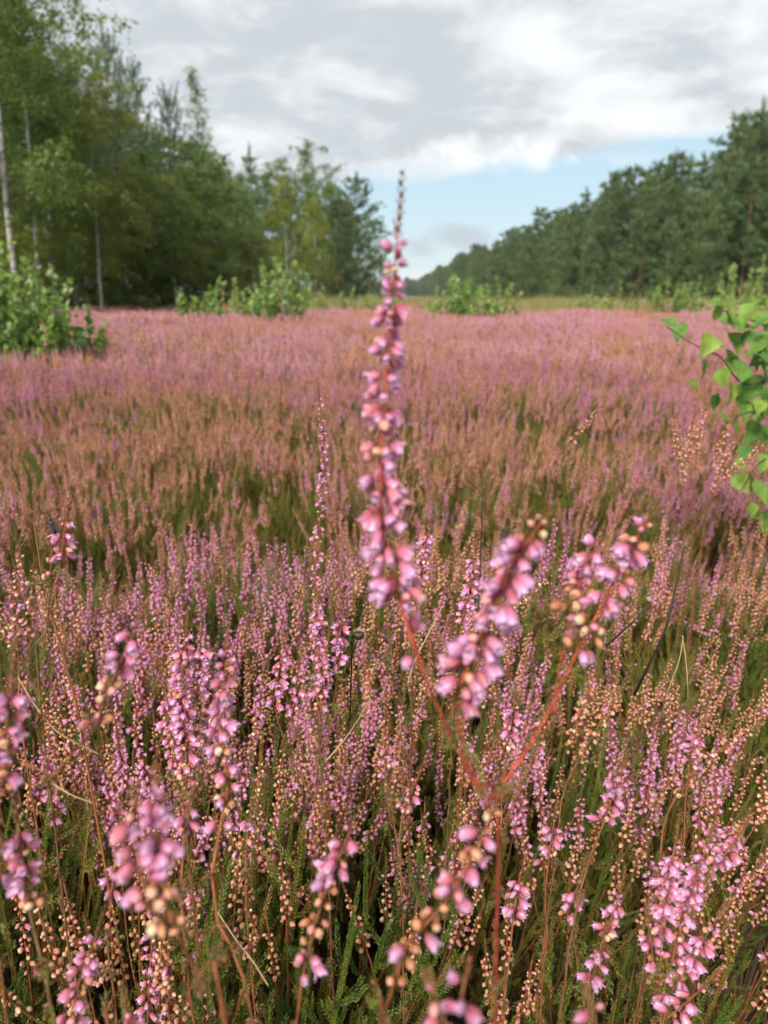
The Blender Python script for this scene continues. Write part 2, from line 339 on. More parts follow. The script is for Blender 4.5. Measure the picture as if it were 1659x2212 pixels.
# ------------------------------------------------------------------ trees
def leaf_cards(b, pos, size, rng, mat, droop=.3, rnd=None, asp=.62):
    """diamond leaves with a crease, one per position"""
    n = len(pos); d = rng.normal(size=(n, 3)); d[:, 2] -= droop * 2; d /= np.linalg.norm(d, axis=1)[:, None]
    nn = rng.normal(size=(n, 3)) * .8 + np.array([0, 0, 1.4]); w = np.cross(d, nn); w /= np.linalg.norm(w, axis=1)[:, None] + 1e-9
    s = (size * rng.uniform(.7, 1.3, n))[:, None]
    V = np.stack([pos, pos + d * s * .5 + w * s * asp * .5, pos + d * s, pos + d * s * .5 - w * s * asp * .5], 1).reshape(-1, 3)
    Q = np.arange(n * 4).reshape(-1, 4); r = rng.uniform(0, 1, n) if rnd is None else rnd
    b.add(V, None, Q, mat, .5, np.repeat(r, 4))
def trunk_line(rng, h, wob, lean=(0, 0), n=12):
    t = np.linspace(0, 1, n); ph = rng.uniform(0, 6, 4)
    x = lean[0] * h * t + wob * h * (np.sin(3 * t + ph[0]) - np.sin(ph[0])) * .5 + wob * h * .25 * (np.sin(8 * t + ph[1]) - np.sin(ph[1]))
    y = lean[1] * h * t + wob * h * (np.sin(3 * t + ph[2]) - np.sin(ph[2])) * .5
    return np.stack([x, y, h * t], 1)
def broadleaf(seed, h=8., crown0=.25, width=1.6, leaves=11000, leaf=.075, mat='birch_leaf', weep=.6, bark='birch_bark', wob=.03, rad=.0066, shape='oval', limbs=46, lean=(0, 0)):
    """returns the meshes (trunk, limbs, crown) of a birch-like tree standing at the origin"""
    rng = np.random.default_rng(seed); tl = trunk_line(rng, h, wob, lean)
    tb = MB([bark]); tb.tube(tl, rad * h * np.linspace(1, .12, len(tl)) ** .9, 8, bark)
    lb = MB(['limb_bark']); cb = MB([mat]); start = []; out = []
    for k in range(limbs):
        t = crown0 + (1 - crown0) * ((k + rng.uniform(0, 1)) / limbs) ** .9 * .97
        u = (t - crown0) / (1 - crown0)
        prof = {'oval': math.sin(math.pi * min(.98, .16 + .80 * u)) ** .7, 'cone': 1.05 - .92 * u, 'dome': math.sqrt(max(.04, 1 - u * u * .95))}[shape]
        L = width * prof * rng.uniform(.65, 1.15); a = rng.uniform(0, 2 * math.pi); e = R(rng.uniform(25, 60))
        p0 = np.array([np.interp(t * h, tl[:, 2], tl[:, i]) for i in range(3)])
        s = np.linspace(0, 1, 6); hd = np.array([math.cos(a), math.sin(a), 0])
        pts = p0 + hd * (L * s)[:, None] + np.array([0, 0, 1]) * (L * (math.tan(e) * s * .7 - .75 * weep * s ** 2.2))[:, None] + rng.normal(0, .03 * L, (6, 3)) * s[:, None]
        lb.tube(pts, rad * h * .28 * (1 - .6 * u) * np.linspace(1, .2, 6), 4, 'limb_bark', rng.uniform())
        m = int(leaves / limbs * (L / width) * 1.25); nt = max(4, m // 22)
        sp = rng.uniform(.22, 1.02, nt); base = np.stack([np.interp(sp, s, pts[:, i]) for i in range(3)], 1)
        tw = rng.normal(0, 1, (nt, 3)); tw[:, 2] = -abs(tw[:, 2]) * weep * 1.6 + (1 - weep) * .4; tw /= np.linalg.norm(tw, axis=1)[:, None]
        tlen = rng.uniform(.25, .75, nt) * (.35 + .28 * width)
        q = rng.uniform(0, 1, (nt, 22, 1)); sag = np.array([0, 0, -1]) * (q ** 1.6) * weep * .5 * tlen[:, None, None]
        lp = base[:, None] + tw[:, None] * q * tlen[:, None, None] + sag + rng.normal(0, .045, (nt, 22, 3))
        lp = lp.reshape(-1, 3); lp = lp[lp[:, 2] > .25]
        leaf_cards(cb, lp, leaf, rng, mat, .35, np.clip(np.repeat(rng.uniform(0, 1, nt), 22)[:len(lp)] * .6 + rng.uniform(0, .4, len(lp)), 0, 1))
    return tb.mesh('trunk'), lb.mesh('limbs'), cb.mesh('crown', smooth=False)
def pine(seed, h=14., crown0=.3, width=2.6, shoots=900, blade=.30, mat='pine_needle', shape='dome', shoot_len=.40, per=12, bw=.045, up=.25, wob=.012, rad=.0105, whorl=.5, leader=1.0, candles=0):
    rng = np.random.default_rng(seed); tl = trunk_line(rng, h, wob)
    tb = MB(['pine_bark']); tb.tube(tl, rad * h * np.linspace(1, .1, len(tl)), 8, 'pine_bark')
    lb = MB(['limb_bark']); cb = MB([mat]); bases = []; dirs = []; lens = []; rn = []
    zs = np.arange(crown0 * h, h * .985, whorl); nb = [4 if z < .5 * h else 5 for z in zs]
    tot = sum(nb)
    for z, k in zip(zs, nb):
        u = (z / h - crown0) / (1 - crown0); a0 = rng.uniform(0, 6.28)
        prof = {'dome': math.sqrt(max(.03, 1 - (u * .98) ** 2.2)) * (.75 + .25 * min(1, u * 3)), 'cone': (1.02 - u) ** .85, 'spire': (1.03 - u) * .9}[shape]
        for j in range(k):
            a = a0 + j * 6.283 / k + rng.normal(0, .25); L = max(.25, width * prof * rng.uniform(.45, 1.25)); hd = np.array([math.cos(a), math.sin(a), 0])
            s = np.linspace(0, 1, 6); rise = up * (.3 + 1.1 * u)
            p0 = np.array([np.interp(z, tl[:, 2], tl[:, i]) for i in range(3)])
            pts = p0 + hd * (L * s)[:, None] + np.array([0, 0, 1]) * (L * (rise * s - .12 * s + .28 * s ** 2.5))[:, None] + rng.normal(0, .02 * L, (6, 3)) * s[:, None]
            lb.tube(pts, rad * h * .24 * (1 - .6 * u) * np.linspace(1, .25, 6), 4, 'limb_bark', rng.uniform())
            m = max(4, int(shoots / tot * (L / (width * .7))))
            sp = rng.uniform(.3, 1.0, m) ** .7; base = np.stack([np.interp(sp, s, pts[:, i]) for i in range(3)], 1)
            d = hd * rng.uniform(.2, .9, m)[:, None] + rng.normal(0, .55, (m, 3)) + np.array([0, 0, .42 + .5 * u]); d /= np.linalg.norm(d, axis=1)[:, None]
            side = rng.normal(0, .16 * L, (m, 3)) * np.array([1, 1, .35]) * sp[:, None]
            bases.append(base + side); dirs.append(d); lens.append(shoot_len * rng.uniform(.7, 1.3, m)); rn.append(np.full(m, rng.uniform()) * .5 + rng.uniform(0, .5, m))
    m = 10; q = np.linspace(.90, 1.0, m); bases.append(np.stack([np.interp(q * h, tl[:, 2], tl[:, i]) for i in range(3)], 1)); d = rng.normal(0, .25, (m, 3)); d[:, 2] = 1
    dirs.append(d / np.linalg.norm(d, axis=1)[:, None]); lens.append(np.full(m, shoot_len * 1.3 * leader)); rn.append(rng.uniform(0, 1, m))
    for k in range(candles):
        u = rng.uniform(.62, 1.0); a = rng.uniform(0, 6.28); rr_ = width * (1.03 - u) * 1.25; p = np.array([math.cos(a) * rr_, math.sin(a) * rr_, h * u]) + np.array([np.interp(h * u, tl[:, 2], tl[:, 0]), np.interp(h * u, tl[:, 2], tl[:, 1]), 0])
        d = np.array([math.cos(a) * .45, math.sin(a) * .45, 1.0]); d /= np.linalg.norm(d); sl = rng.uniform(.14, .24)
        for j in range(4): bases.append((p + d * sl * j)[None]); dirs.append(d[None]); lens.append(np.array([sl])); rn.append(np.array([.8])); d = d + np.array([0, 0, .12]); d /= np.linalg.norm(d)
        lb.tube([p - d * .3, p + d * sl * 4], [.012, .004], 4, 'limb_bark')
    B = np.concatenate(bases); D = np.concatenate(dirs); Ln = np.concatenate(lens); rr = np.concatenate(rn); n = len(B)
    q = np.tile(np.linspace(.05, 1, per), (n, 1)) + rng.normal(0, .03, (n, per))
    nd = rng.normal(size=(n, per, 3)); nd -= (nd * D[:, None]).sum(-1, keepdims=True) * D[:, None]; nd /= np.linalg.norm(nd, axis=2)[:, :, None] + 1e-9
    nd = nd * .85 + D[:, None] * .6
    r0 = B[:, None] + D[:, None] * q[:, :, None] * Ln[:, None, None]; w = np.cross(nd, rng.normal(size=(n, per, 3))); w /= np.linalg.norm(w, axis=2)[:, :, None] + 1e-9
    V = np.stack([r0 - w * bw * .5, r0 + w * bw * .5, r0 + nd * blade * rng.uniform(.7, 1.2, (n, per, 1)) * (.45 + .55 * Ln[:, None, None] / shoot_len)], 2).reshape(-1, 3)
    cb.add(V, np.arange(len(V)).reshape(-1, 3), None, mat, .5, np.repeat(rr, per * 3))
    return tb.mesh('trunk'), lb.mesh('limbs'), cb.mesh('crown', smooth=False)
def plant_tree(name, meshes, x, y, s, rz, label, cat, group=None, sx=1.0):
    e = link(name, None); e.location = (x, y, -.02); e.rotation_euler = (0, 0, rz); e.scale = (s * sx, s * sx, s)
    tag(e, label, cat, group)
    for nm, me in zip(('trunk', 'limbs', 'crown'), meshes):
        c = link(nm, me, e)
        if nm == 'limbs': c['kind'] = 'stuff'
    return e
def build_trees():
    B = {  # prototypes, 8 m tall unless said otherwise
        'tall':   (broadleaf(1, 9.5, .24, 2.5, 26000, .075, 'birch_leaf', .55, wob=.02, limbs=60), 9.5),
        'slim':   (broadleaf(2, 8., .20, 1.7, 18000, .070, 'birch_leaf', .6, wob=.025, limbs=48), 8.),
        'yellow': (broadleaf(3, 6., .24, 1.6, 16000, .065, 'birch_leaf_yellow', .7, wob=.02, limbs=46), 6.),
        'sparse': (broadleaf(4, 8.5, .35, .75, 3400, .055, 'birch_leaf', .35, wob=.012, limbs=64, shape='cone'), 8.5),
        'weep':   (broadleaf(5, 6., .10, 1.5, 14000, .075, 'birch_leaf_yellow', 1.0, wob=.02, limbs=52, shape='dome'), 6.),
        'dense':  (broadleaf(6, 5.5, .04, 1.9, 18000, .085, 'oak_leaf', .35, bark='limb_bark', wob=.04, limbs=60, shape='dome'), 5.5),
    }
    Pn = {
        'young':  (pine(11, 7.5, .10, 1.5, 700, .11, 'pine_needle_blue', 'cone', .34, 30, .016, .75, whorl=.42, leader=1.5, candles=26), 7.5),
        'young2': (pine(12, 7.2, .10, 1.6, 650, .11, 'pine_needle_blue', 'cone', .36, 30, .016, .85, whorl=.45, leader=1.6, candles=22), 7.2),
        'dark':   (pine(13, 9., .05, 2.4, 1500, .22, 'pine_needle', 'dome', .34, 14, .040, .15), 9.),
        'spruce': (pine(14, 8., .06, 1.3, 1100, .18, 'pine_needle', 'spire', .30, 14, .035, -.05), 8.),
        'tall1':  (pine(15, 14., .06, 2.7, 2100, .32, 'pine_needle', 'dome', .46, 14, .060, .18, whorl=.7), 14.),
        'tall2':  (pine(16, 13.5, .06, 3.1, 1900, .32, 'pine_needle', 'cone', .46, 14, .060, .22, whorl=.7), 13.5),
        'tall3':  (pine(17, 14.5, .05, 3.0, 2300, .32, 'pine_needle', 'dome', .46, 14, .060, .15, whorl=.75), 14.5),
    }
    rng = random.Random(5)
    def at(kind, px, D, top, name, label, cat, group=None, sx=1.0, X=None):
        me, h0 = (B.get(kind) or Pn[kind]); h = (640 - top) / FPX * D + .72
        plant_tree(name, me, GX(px, D), D, h / h0, rng.uniform(0, 6.28), label, cat, group, sx * min(1.25, max(.8, (h0 / h) ** .4)))
    LB, LP = 'birches along the left edge of the clearing', 'pines in the left wood'
    at('tall', 66, 13.5, -190, 'birch_tree', 'tallest birch at the left edge, its dark crown leaving the picture top', 'tree', LB)
    at('tall', 150, 18, -90, 'birch_tree', 'broad birch crown second at the top left corner', 'tree', LB, .80)
    at('slim', 112, 16, 40, 'birch_tree', 'slim white birch trunk second from the left edge', 'tree', LB)
    at('slim', 146, 17.5, 90, 'birch_tree', 'slim birch with pale trunk right behind the left green bush', 'tree', LB)
    at('yellow', 240, 18, 215, 'birch_tree', 'yellow-green birch with a clear white trunk standing alone before dark wood', 'tree', LB)
    at('slim', 20, 18, 30, 'birch_tree', 'birch half hidden behind the tallest birch at the left edge', 'tree', LB)
    at('slim', 190, 22, 150, 'birch_tree', 'birch crown filling the gap left of the first young pine', 'tree', LB)
    at('young', 288, 24, 178, 'pine_tree', 'tallest of the three young pines with upright candle shoots', 'tree', LP)
    at('young2', 345, 26, 232, 'pine_tree', 'middle of the three young pines with upright candle shoots', 'tree', LP)
    at('young', 402, 28, 268, 'pine_tree', 'lowest of the three young pines with upright candle shoots', 'tree', LP)
    at('sparse', 455, 29, 205, 'birch_tree', 'thin sparse birch top poking above the left wood', 'tree', LB)
    at('dense', 350, 21.5, 372, 'oak_tree', 'dark spreading broadleaf tree below the three young pines', 'tree', 'dark broadleaf trees in the left wood')
    at('dense', 430, 24, 352, 'oak_tree', 'dark rounded broadleaf tree below the thin sparse birch', 'tree', 'dark broadleaf trees in the left wood', 1.0)
    at('yellow', 395, 23, 395, 'birch_tree', 'small birch mixed into the dark broadleaf trees on the left', 'tree', LB)
    at('dense', 490, 28, 385, 'oak_tree', 'olive broadleaf tree at the right foot of the sparse birch', 'tree', 'dark broadleaf trees in the left wood', .8)
    at('weep', 508, 30, 392, 'birch_tree', 'yellow-green drooping birch in the middle of the left wood', 'tree', LB, .8)
    at('dense', 560, 37, 440, 'oak_tree', 'dark broadleaf tree between the two drooping yellow birches', 'tree', 'dark broadleaf trees in the left wood')
    at('spruce', 563, 46, 362, 'spruce_tree', 'small dark spruce tip over the left wood', 'tree')
    at('slim', 618, 52, 368, 'birch_tree', 'grey-green birch top left of the highest far birch', 'tree', LB)
    at('slim', 690, 52, 335, 'birch_tree', 'highest far birch top over the drooping yellow birch', 'tree', LB)
    at('weep', 632, 36, 398, 'birch_tree', 'large drooping yellow-green birch reaching down to the shrubs', 'tree', LB, .95)
    at('weep', 684, 40, 428, 'birch_tree', 'right half of the drooping pair of yellow-green birches', 'tree', LB, .85)
    at('dark', 772, 58, 410, 'pine_tree', 'dark full pine ending the left wood beside the central spike', 'tree', LP, .85)
    at('dark', 738, 54, 452, 'pine_tree', 'lower dark pine in front of the last pine on the left', 'tree', LP, .8)
    at('slim', 722, 60, 415, 'birch_tree', 'birch squeezed between yellow birches and last dark pine', 'tree', LB)
    at('dark', 812, 76, 492, 'pine_tree', 'small far pine at the very end of the left wood', 'tree', LP, .8)
    US = 'light young birches at the foot of the left wood'
    for px, D, top, wh in ((35, 15, 470, 'behind the leftmost bush'), (95, 17, 500, 'between the first two birch trunks'), (190, 19, 480, 'left of the clear white trunk'), (300, 20.5, 520, 'right of the clear white trunk'), (395, 22, 500, 'under the young pines'), (468, 25, 510, 'behind the shrub below the sparse birch'), (560, 30, 500, 'behind the largest left shrub')):
        at('yellow', px, D, top, 'birch_tree', f'low young birch {wh}', 'tree', US, 1.25)
    # the wood behind the front row
    bk = 'trees filling the left wood behind the front row'
    for px, D, top, kd, wh in ((5, 24, 60, 'dark', 'behind the birches at the left picture edge'), (60, 25, 170, 'dense', 'behind the trunk of the tallest birch'), (110, 27, 240, 'dark', 'behind the second birch trunk'), (165, 26, 250, 'dense', 'behind the left bush'), (225, 28, 260, 'dark', 'behind the yellow-green birch'),
                           (260, 30, 300, 'dense', 'left of the tallest young pine'), (310, 31, 300, 'dark', 'between the first two young pines'), (370, 33, 330, 'dark', 'between the last two young pines'), (420, 36, 345, 'dense', 'right of the lowest young pine'), (465, 38, 365, 'dark', 'behind the sparse birch'),
                           (520, 42, 405, 'dark', 'behind the first drooping birch'), (590, 48, 405, 'dense', 'left of the large drooping birch'), (650, 56, 410, 'dark', 'behind the large drooping birch'), (700, 62, 425, 'dense', 'below the highest far birch'), (20, 17.5, 430, 'dense', 'low behind the left edge bush'),
                           (130, 21, 400, 'dense', 'low between the two slim birch trunks'), (200, 23, 400, 'dense', 'low left of the clear white trunk'), (285, 25, 400, 'dense', 'low right of the clear white trunk'), (470, 31, 455, 'dense', 'low below the sparse birch'), (755, 66, 455, 'dense', 'between the last two dark pines')):
        at(kd, px, D, top, 'pine_tree' if kd == 'dark' else 'oak_tree', f'dark {"pine" if kd == "dark" else "broadleaf tree"} deep in the left wood {wh}', 'tree', bk)
    # right hand pine wood: rows receding along the clearing
    k = 0; rr = random.Random(8); GR = 'pines of the long wood on the right'
    spots = []
    for row, X0 in enumerate((25.0, 29.0)):
        y = 49.5 + row * 2.0
        while y < 250:
            spots.append((row, X0 + rr.uniform(-1.3, 1.3) + max(0, y - 120) * .012, y + rr.uniform(-1.2, 1.2))); y += 3.6 + y * .012
    front = sorted([s for s in spots if s[0] == 0], key=lambda s: s[2])
    tens = 'first second third fourth fifth sixth seventh eighth ninth'.split()
    ordn = 'first second third fourth fifth sixth seventh eighth ninth tenth eleventh twelfth thirteenth fourteenth fifteenth sixteenth seventeenth eighteenth nineteenth twentieth'.split(); ordn += ['twenty-' + t for t in tens] + ['thirtieth'] + ['thirty-' + t for t in tens] + ['fortieth'] + ['forty-' + t for t in tens]
    made = []
    for row, X, y in spots:
        kd = rr.choice(('tall1', 'tall2', 'tall3')); me, h0 = Pn[kd]; h = rr.uniform(11.0, 13.4) + (.5 if row else 0) - (1.6 if row == 0 and rr.random() < .3 else 0) + (0 if y > 60 else -.9)
        i = front.index((row, X, y)) if row == 0 else 99
        if row == 0: lb = f'{ordn[i]} pine from the right edge in the right-hand front row'
        else:
            j = min(range(len(front)), key=lambda k: abs(front[k][1] / front[k][2] - X / y)); lb = f'pine top showing just behind the {ordn[j]} pine of the right-hand front row'
        made.append((lb, y, plant_tree('pine_tree', me, X, y, h / h0, rr.uniform(0, 6.28), lb, 'tree', GR)))
    for lb in {m[0] for m in made}:
        same = sorted([m for m in made if m[0] == lb], key=lambda m: m[1])
        if len(same) > 1:
            for w, m in zip(('nearest', 'middle', 'farthest') if len(same) == 3 else (('nearer', 'farther') if len(same) == 2 else ('first', 'second', 'third', 'fourth', 'fifth')), same): m[2]['label'] = f'{w} {lb}'
    me, h0 = Pn['dark']
    plant_tree('juniper_tree', me, GX(1112, 88), 88, 5.0 / h0, 1.0, 'low rounded dark evergreen at the foot of the right-hand wood', 'tree', None, 1.25)
    # the inside of the right-hand wood: trunks and crowns that merge into one dark mass
    q = np.random.default_rng(31); n = 420; y = 46 + 220 * q.uniform(0, 1, n) ** 1.1; x = 32 + q.uniform(0, 1, n) * 26 + np.maximum(0, y - 120) * .012
    z = np.zeros(n); k = q.integers(0, 3, n); sc = q.uniform(.74, .88, n); m = 170; y[:m] = 47 + 230 * q.uniform(0, 1, m) ** 1.2; x[:m] = 27 + q.uniform(0, 1, m) * 5; k[:m] = 3; sc[:m] = q.uniform(.35, .75, m)
    scatter('wood_interior', [Pn['tall1'][0][2], Pn['tall3'][0][2], Pn['tall2'][0][2], B['dense'][0][2]], np.stack([x, y, z], 1), np.stack([z, z, q.uniform(0, 6, n)], 1), sc, k, 'dark inside of the right-hand wood behind its front pines', 'wood')
    # the wood beyond, too far to tell its trees apart
    q = np.random.default_rng(3); n = 330
    y = 250 + 560 * q.uniform(0, 1, n) ** 1.2; x = 27 + (y - 250) * .012 + q.exponential(7, n); x[:50] = q.uniform(-60, 0, 50); y[:50] = q.uniform(560, 820, 50); x[50:110] = q.uniform(2, 40, 60); y[50:110] = q.uniform(720, 860, 60)
    scatter('far_wood', [Pn['tall1'][0][2], Pn['tall3'][0][2], Pn['spruce'][0][2]], np.stack([x, y, 0 * x - .1], 1), np.stack([0 * x, 0 * x, q.uniform(0, 6, n)], 1), q.uniform(.85, 1.2, n), q.integers(0, 3, n),
            'hazy far wood where the right-hand pines meet the horizon', 'wood')
build_trees()

# ------------------------------------------------------------------ shrubs and grass
def leaf_template(L=.045, W=.034, teeth=5, fold=.25, curl=.15, mat='birch_leaf_hero'):
    """birch leaf: stalk at the origin, blade along +Z, upper face towards -Y"""
    b = MB([mat, 'leaf_vein']); m = teeth * 2 + 2; t = np.linspace(0, 1, m)
    wprof = np.interp(t, [0, .12, .28, .45, .7, .9, 1], [.05, .72, 1, .92, .52, .16, 0]) * W / 2
    tooth = np.where(np.arange(m) % 2 == 1, 1.10, .92); wl = wprof * tooth
    zc = t * L; yc = curl * L * (t ** 2)
    rows = []
    for k in (-1, -.5, 0, .5, 1):
        rows.append(np.stack([wl * k, yc - fold * wl * abs(k) + (.03 * W * np.sin(t * 20) * (abs(k) == .5)), zc + (.02 * L * (abs(k) == 1)) * (np.arange(m) % 2)], 1))
    V = np.stack(rows, 1).reshape(-1, 3)
    Q = [(i * 5 + j, i * 5 + j + 1, (i + 1) * 5 + j + 1, (i + 1) * 5 + j) for i in range(m - 1) for j in range(4)]
    b.add(V, None, Q, mat, np.repeat(t, 5), .5)
    b.tube(np.stack([0 * t[::3], yc[::3] - .0006, zc[::3]], 1), .0005, 3, 'leaf_vein')
    b.tube([(0, 0, 0), (0, .001, -.006), (0, .004, -.013)], .0006, 4, 'leaf_vein')
    return b
def shrub(seed, h, w, leaf, n_stem, n_leaf, mat='shrub_leaf', upright=.5):
    rng = np.random.default_rng(seed); sb = MB(['limb_bark']); fb = MB([mat])
    tp = MB([mat]); t = np.array([0, .3, .62, 1.]); wd_ = np.array([.1, .38, .30, 0.])
    V = np.stack([np.stack([k * wd_, .12 * t ** 2 - .18 * wd_ * abs(k), t], 1) for k in (-1, 0, 1)], 1).reshape(-1, 3)
    tp.add(V, None, [(i * 3 + j, i * 3 + j + 1, i * 3 + j + 4, i * 3 + j + 3) for i in range(3) for j in range(2)], mat); tp = tp.data()
    for k in range(n_stem):
        a = rng.uniform(0, 6.28); rr = w * .5 * math.sqrt(rng.uniform(0, 1)); hh = h * rng.uniform(.55, 1.05) * (1 - .35 * (rr / (w * .5)) ** 2)
        s = np.linspace(0, 1, 7)[:, None]
        pts = np.array([math.cos(a), math.sin(a), 0]) * (.15 * rr + .85 * rr * s ** (1.5 - upright)) + np.array([0, 0, hh]) * s + rng.normal(0, .012 * h, (7, 3)) * s
        sb.tube(pts, np.linspace(.006, .0012, 7) * (h / .9), 4, 'limb_bark', rng.uniform())
        m = n_leaf // n_stem; q = rng.uniform(.18, 1, m) ** .8
        base = np.stack([np.interp(q, s[:, 0], pts[:, i]) for i in range(3)], 1) + rng.normal(0, .05 * w + .01, (m, 3)) * np.array([1, 1, .7]) * (1.15 - q)[:, None]
        d = rng.normal(0, .7, (m, 3)); d[:, 2] += rng.uniform(-.5, .8, m)
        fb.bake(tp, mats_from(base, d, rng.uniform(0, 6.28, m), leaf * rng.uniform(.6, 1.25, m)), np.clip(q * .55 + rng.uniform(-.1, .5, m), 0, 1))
    return sb.mesh('stems'), fb.mesh('foliage', smooth=False)
def build_shrubs():
    def put(px, D, top, wpx, leaf, n_st, n_lf, seed, name, label, mat='shrub_leaf', group=None, upright=.5, cat='shrub'):
        h = ((640 - top) / FPX * D + .72) * (1.06 if D < 9 else 1.04); w = wpx / FPX * D * (1.15 if D < 9 else 1.35); leaf *= .82; n_st = int(n_st * (1 if D < 9 else 1.6)); n_lf = int(n_lf * (1.35 if D < 9 else 2.4))
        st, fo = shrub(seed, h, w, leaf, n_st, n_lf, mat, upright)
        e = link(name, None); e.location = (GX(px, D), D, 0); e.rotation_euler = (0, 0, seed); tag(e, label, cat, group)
        link('stems', st, e); link('foliage', fo, e)
    G1, G2 = 'birch saplings at the left', 'low green shrubs dotted over the heath'
    put(30, 4.3, 532, 210, .050, 34, 1900, 21, 'birch_sapling', 'leafy bright green sapling bush at the left edge of the picture', group=G1)
    put(112, 4.6, 590, 190, .048, 30, 1500, 22, 'birch_sapling', 'middle of the leafy green bush on the left with pale upturned leaves', group=G1)
    put(198, 4.9, 634, 110, .046, 16, 700, 23, 'birch_sapling', 'small leafy sapling forming the right end of the left bush', group=G1)
    put(70, 5.2, 530, 60, .05, 6, 170, 24, 'birch_sapling', 'tall thin yellow-green sapling shoot rising from the left bush', 'shrub_leaf_pale', G1, .9)
    put(450, 10, 598, 110, .055, 18, 800, 25, 'green_shrub', 'green shrub at the heath edge below the sparse birch', group=G2)
    put(520, 11.5, 610, 80, .055, 12, 500, 26, 'green_shrub', 'low olive shrub between two larger shrubs on the left', 'shrub_leaf_pale', G2)
    put(602, 10.5, 560, 125, .055, 22, 1100, 27, 'green_shrub', 'largest bright green shrub on the left beneath the drooping birches', group=G2)
    put(575, 12, 590, 70, .055, 10, 400, 37, 'green_shrub', 'shrub shoot leaning on the largest bright green left shrub', group=G2)
    put(690, 15, 622, 60, .06, 8, 300, 28, 'green_shrub', 'small pale shrub under the drooping yellow birch', 'shrub_leaf_pale', G2)
    put(742, 18, 616, 55, .06, 8, 330, 29, 'green_shrub', 'small upright shrub before the last dark pine', 'shrub_leaf_pale', G2, .8)
    put(795, 19, 622, 60, .06, 8, 300, 30, 'green_shrub', 'pale shrub just left of the central flower spike', 'shrub_leaf_pale', G2)
    put(985, 12.5, 598, 115, .065, 20, 1000, 31, 'green_shrub', 'bright green shrub just right of the central flower spike', group=G2)
    put(1065, 13, 606, 75, .065, 12, 450, 38, 'green_shrub', 'right arm of the bright green shrub near the picture middle', group=G2)
    put(940, 17, 622, 80, .065, 8, 300, 39, 'green_shrub', 'pale low shrub behind the bright green shrub near the middle', 'shrub_leaf_pale', G2)
    put(1200, 20, 626, 34, .06, 5, 130, 32, 'green_shrub', 'smallest narrow shrub in the middle of the heath', 'shrub_leaf_pale', G2, .9)
    put(1262, 16, 622, 80, .06, 14, 650, 33, 'green_shrub', 'left of two touching pale shrubs in the right field', 'shrub_leaf_pale', G2)
    put(1322, 16.5, 618, 80, .06, 14, 650, 34, 'green_shrub', 'right of two touching pale shrubs in the right field', 'shrub_leaf_pale', G2)
    put(1430, 17, 602, 85, .06, 16, 800, 35, 'green_shrub', 'rounded dense shrub with dark base in the right field', group=G2)
    put(1480, 18, 600, 45, .06, 6, 260, 40, 'green_shrub', 'upright shoot at the right flank of the rounded dense shrub', 'shrub_leaf_pale', G2, .9)
    put(1548, 14, 566, 42, .062, 7, 480, 41, 'birch_sapling', 'left of three tall narrow saplings near the right edge', 'shrub_leaf_pale', G2, 1.0)
    put(1606, 14, 560, 44, .062, 7, 500, 42, 'birch_sapling', 'middle of three tall narrow saplings near the right edge', 'shrub_leaf_pale', G2, 1.0)
    put(1650, 14.5, 590, 44, .062, 7, 450, 43, 'birch_sapling', 'right one of three tall narrow saplings near the right edge', 'shrub_leaf_pale', G2, 1.0)
    put(1590, 13, 628, 150, .055, 18, 800, 44, 'green_shrub', 'low olive undergrowth at the foot of the three narrow saplings', 'shrub_leaf_pale', G2)
build_shrubs()
def build_grass():
    rng = np.random.default_rng(77); protos = []
    for k in range(3):
        b = MB(['grass_blade']); n = 70; p = rng.normal(0, .10, (n, 3)); p[:, 2] = 0; h = rng.uniform(.25, .6, n); d = rng.normal(0, .28, (n, 3)) * h[:, None]; d[:, 2] = h
        w = rng.normal(size=(n, 3)); w[:, 2] = 0; w *= .005 / np.linalg.norm(w, axis=1)[:, None]
        V = np.stack([p - w, p + w, p + d * .6 + w * .7, p + d * .6 - w * .7, p + d * 1.02 + np.array([0, 0, -.02])], 1).reshape(-1, 3); i = np.arange(n)[:, None] * 5
        b.add(V, i + np.array([[3, 2, 4]]), i + np.array([[0, 1, 2, 3]]), 0, .5, np.repeat(rng.uniform(0, 1, n), 5)); protos.append(b.mesh('grass_tuft', smooth=False))
    n = 2600; D = 16 + 50 * rng.uniform(0, 1, n) ** 1.3; u = rng.uniform(-.16, .56, n); x = D * u
    keep = (fnoise(x * .25, D * .18, .4) + .25 * (D > 26) > .12) & (x > -6.5) & (x < 26); x, D = x[keep], D[keep]; n = len(x)
    scatter('heath_grass', protos, np.stack([x, D, 0 * x], 1), np.stack([0 * x, 0 * x, rng.uniform(0, 6, n)], 1), rng.uniform(.8, 1.5, n), rng.integers(0, 3, n), 'yellow-green grass patches between the far heather', 'grass')
build_grass()

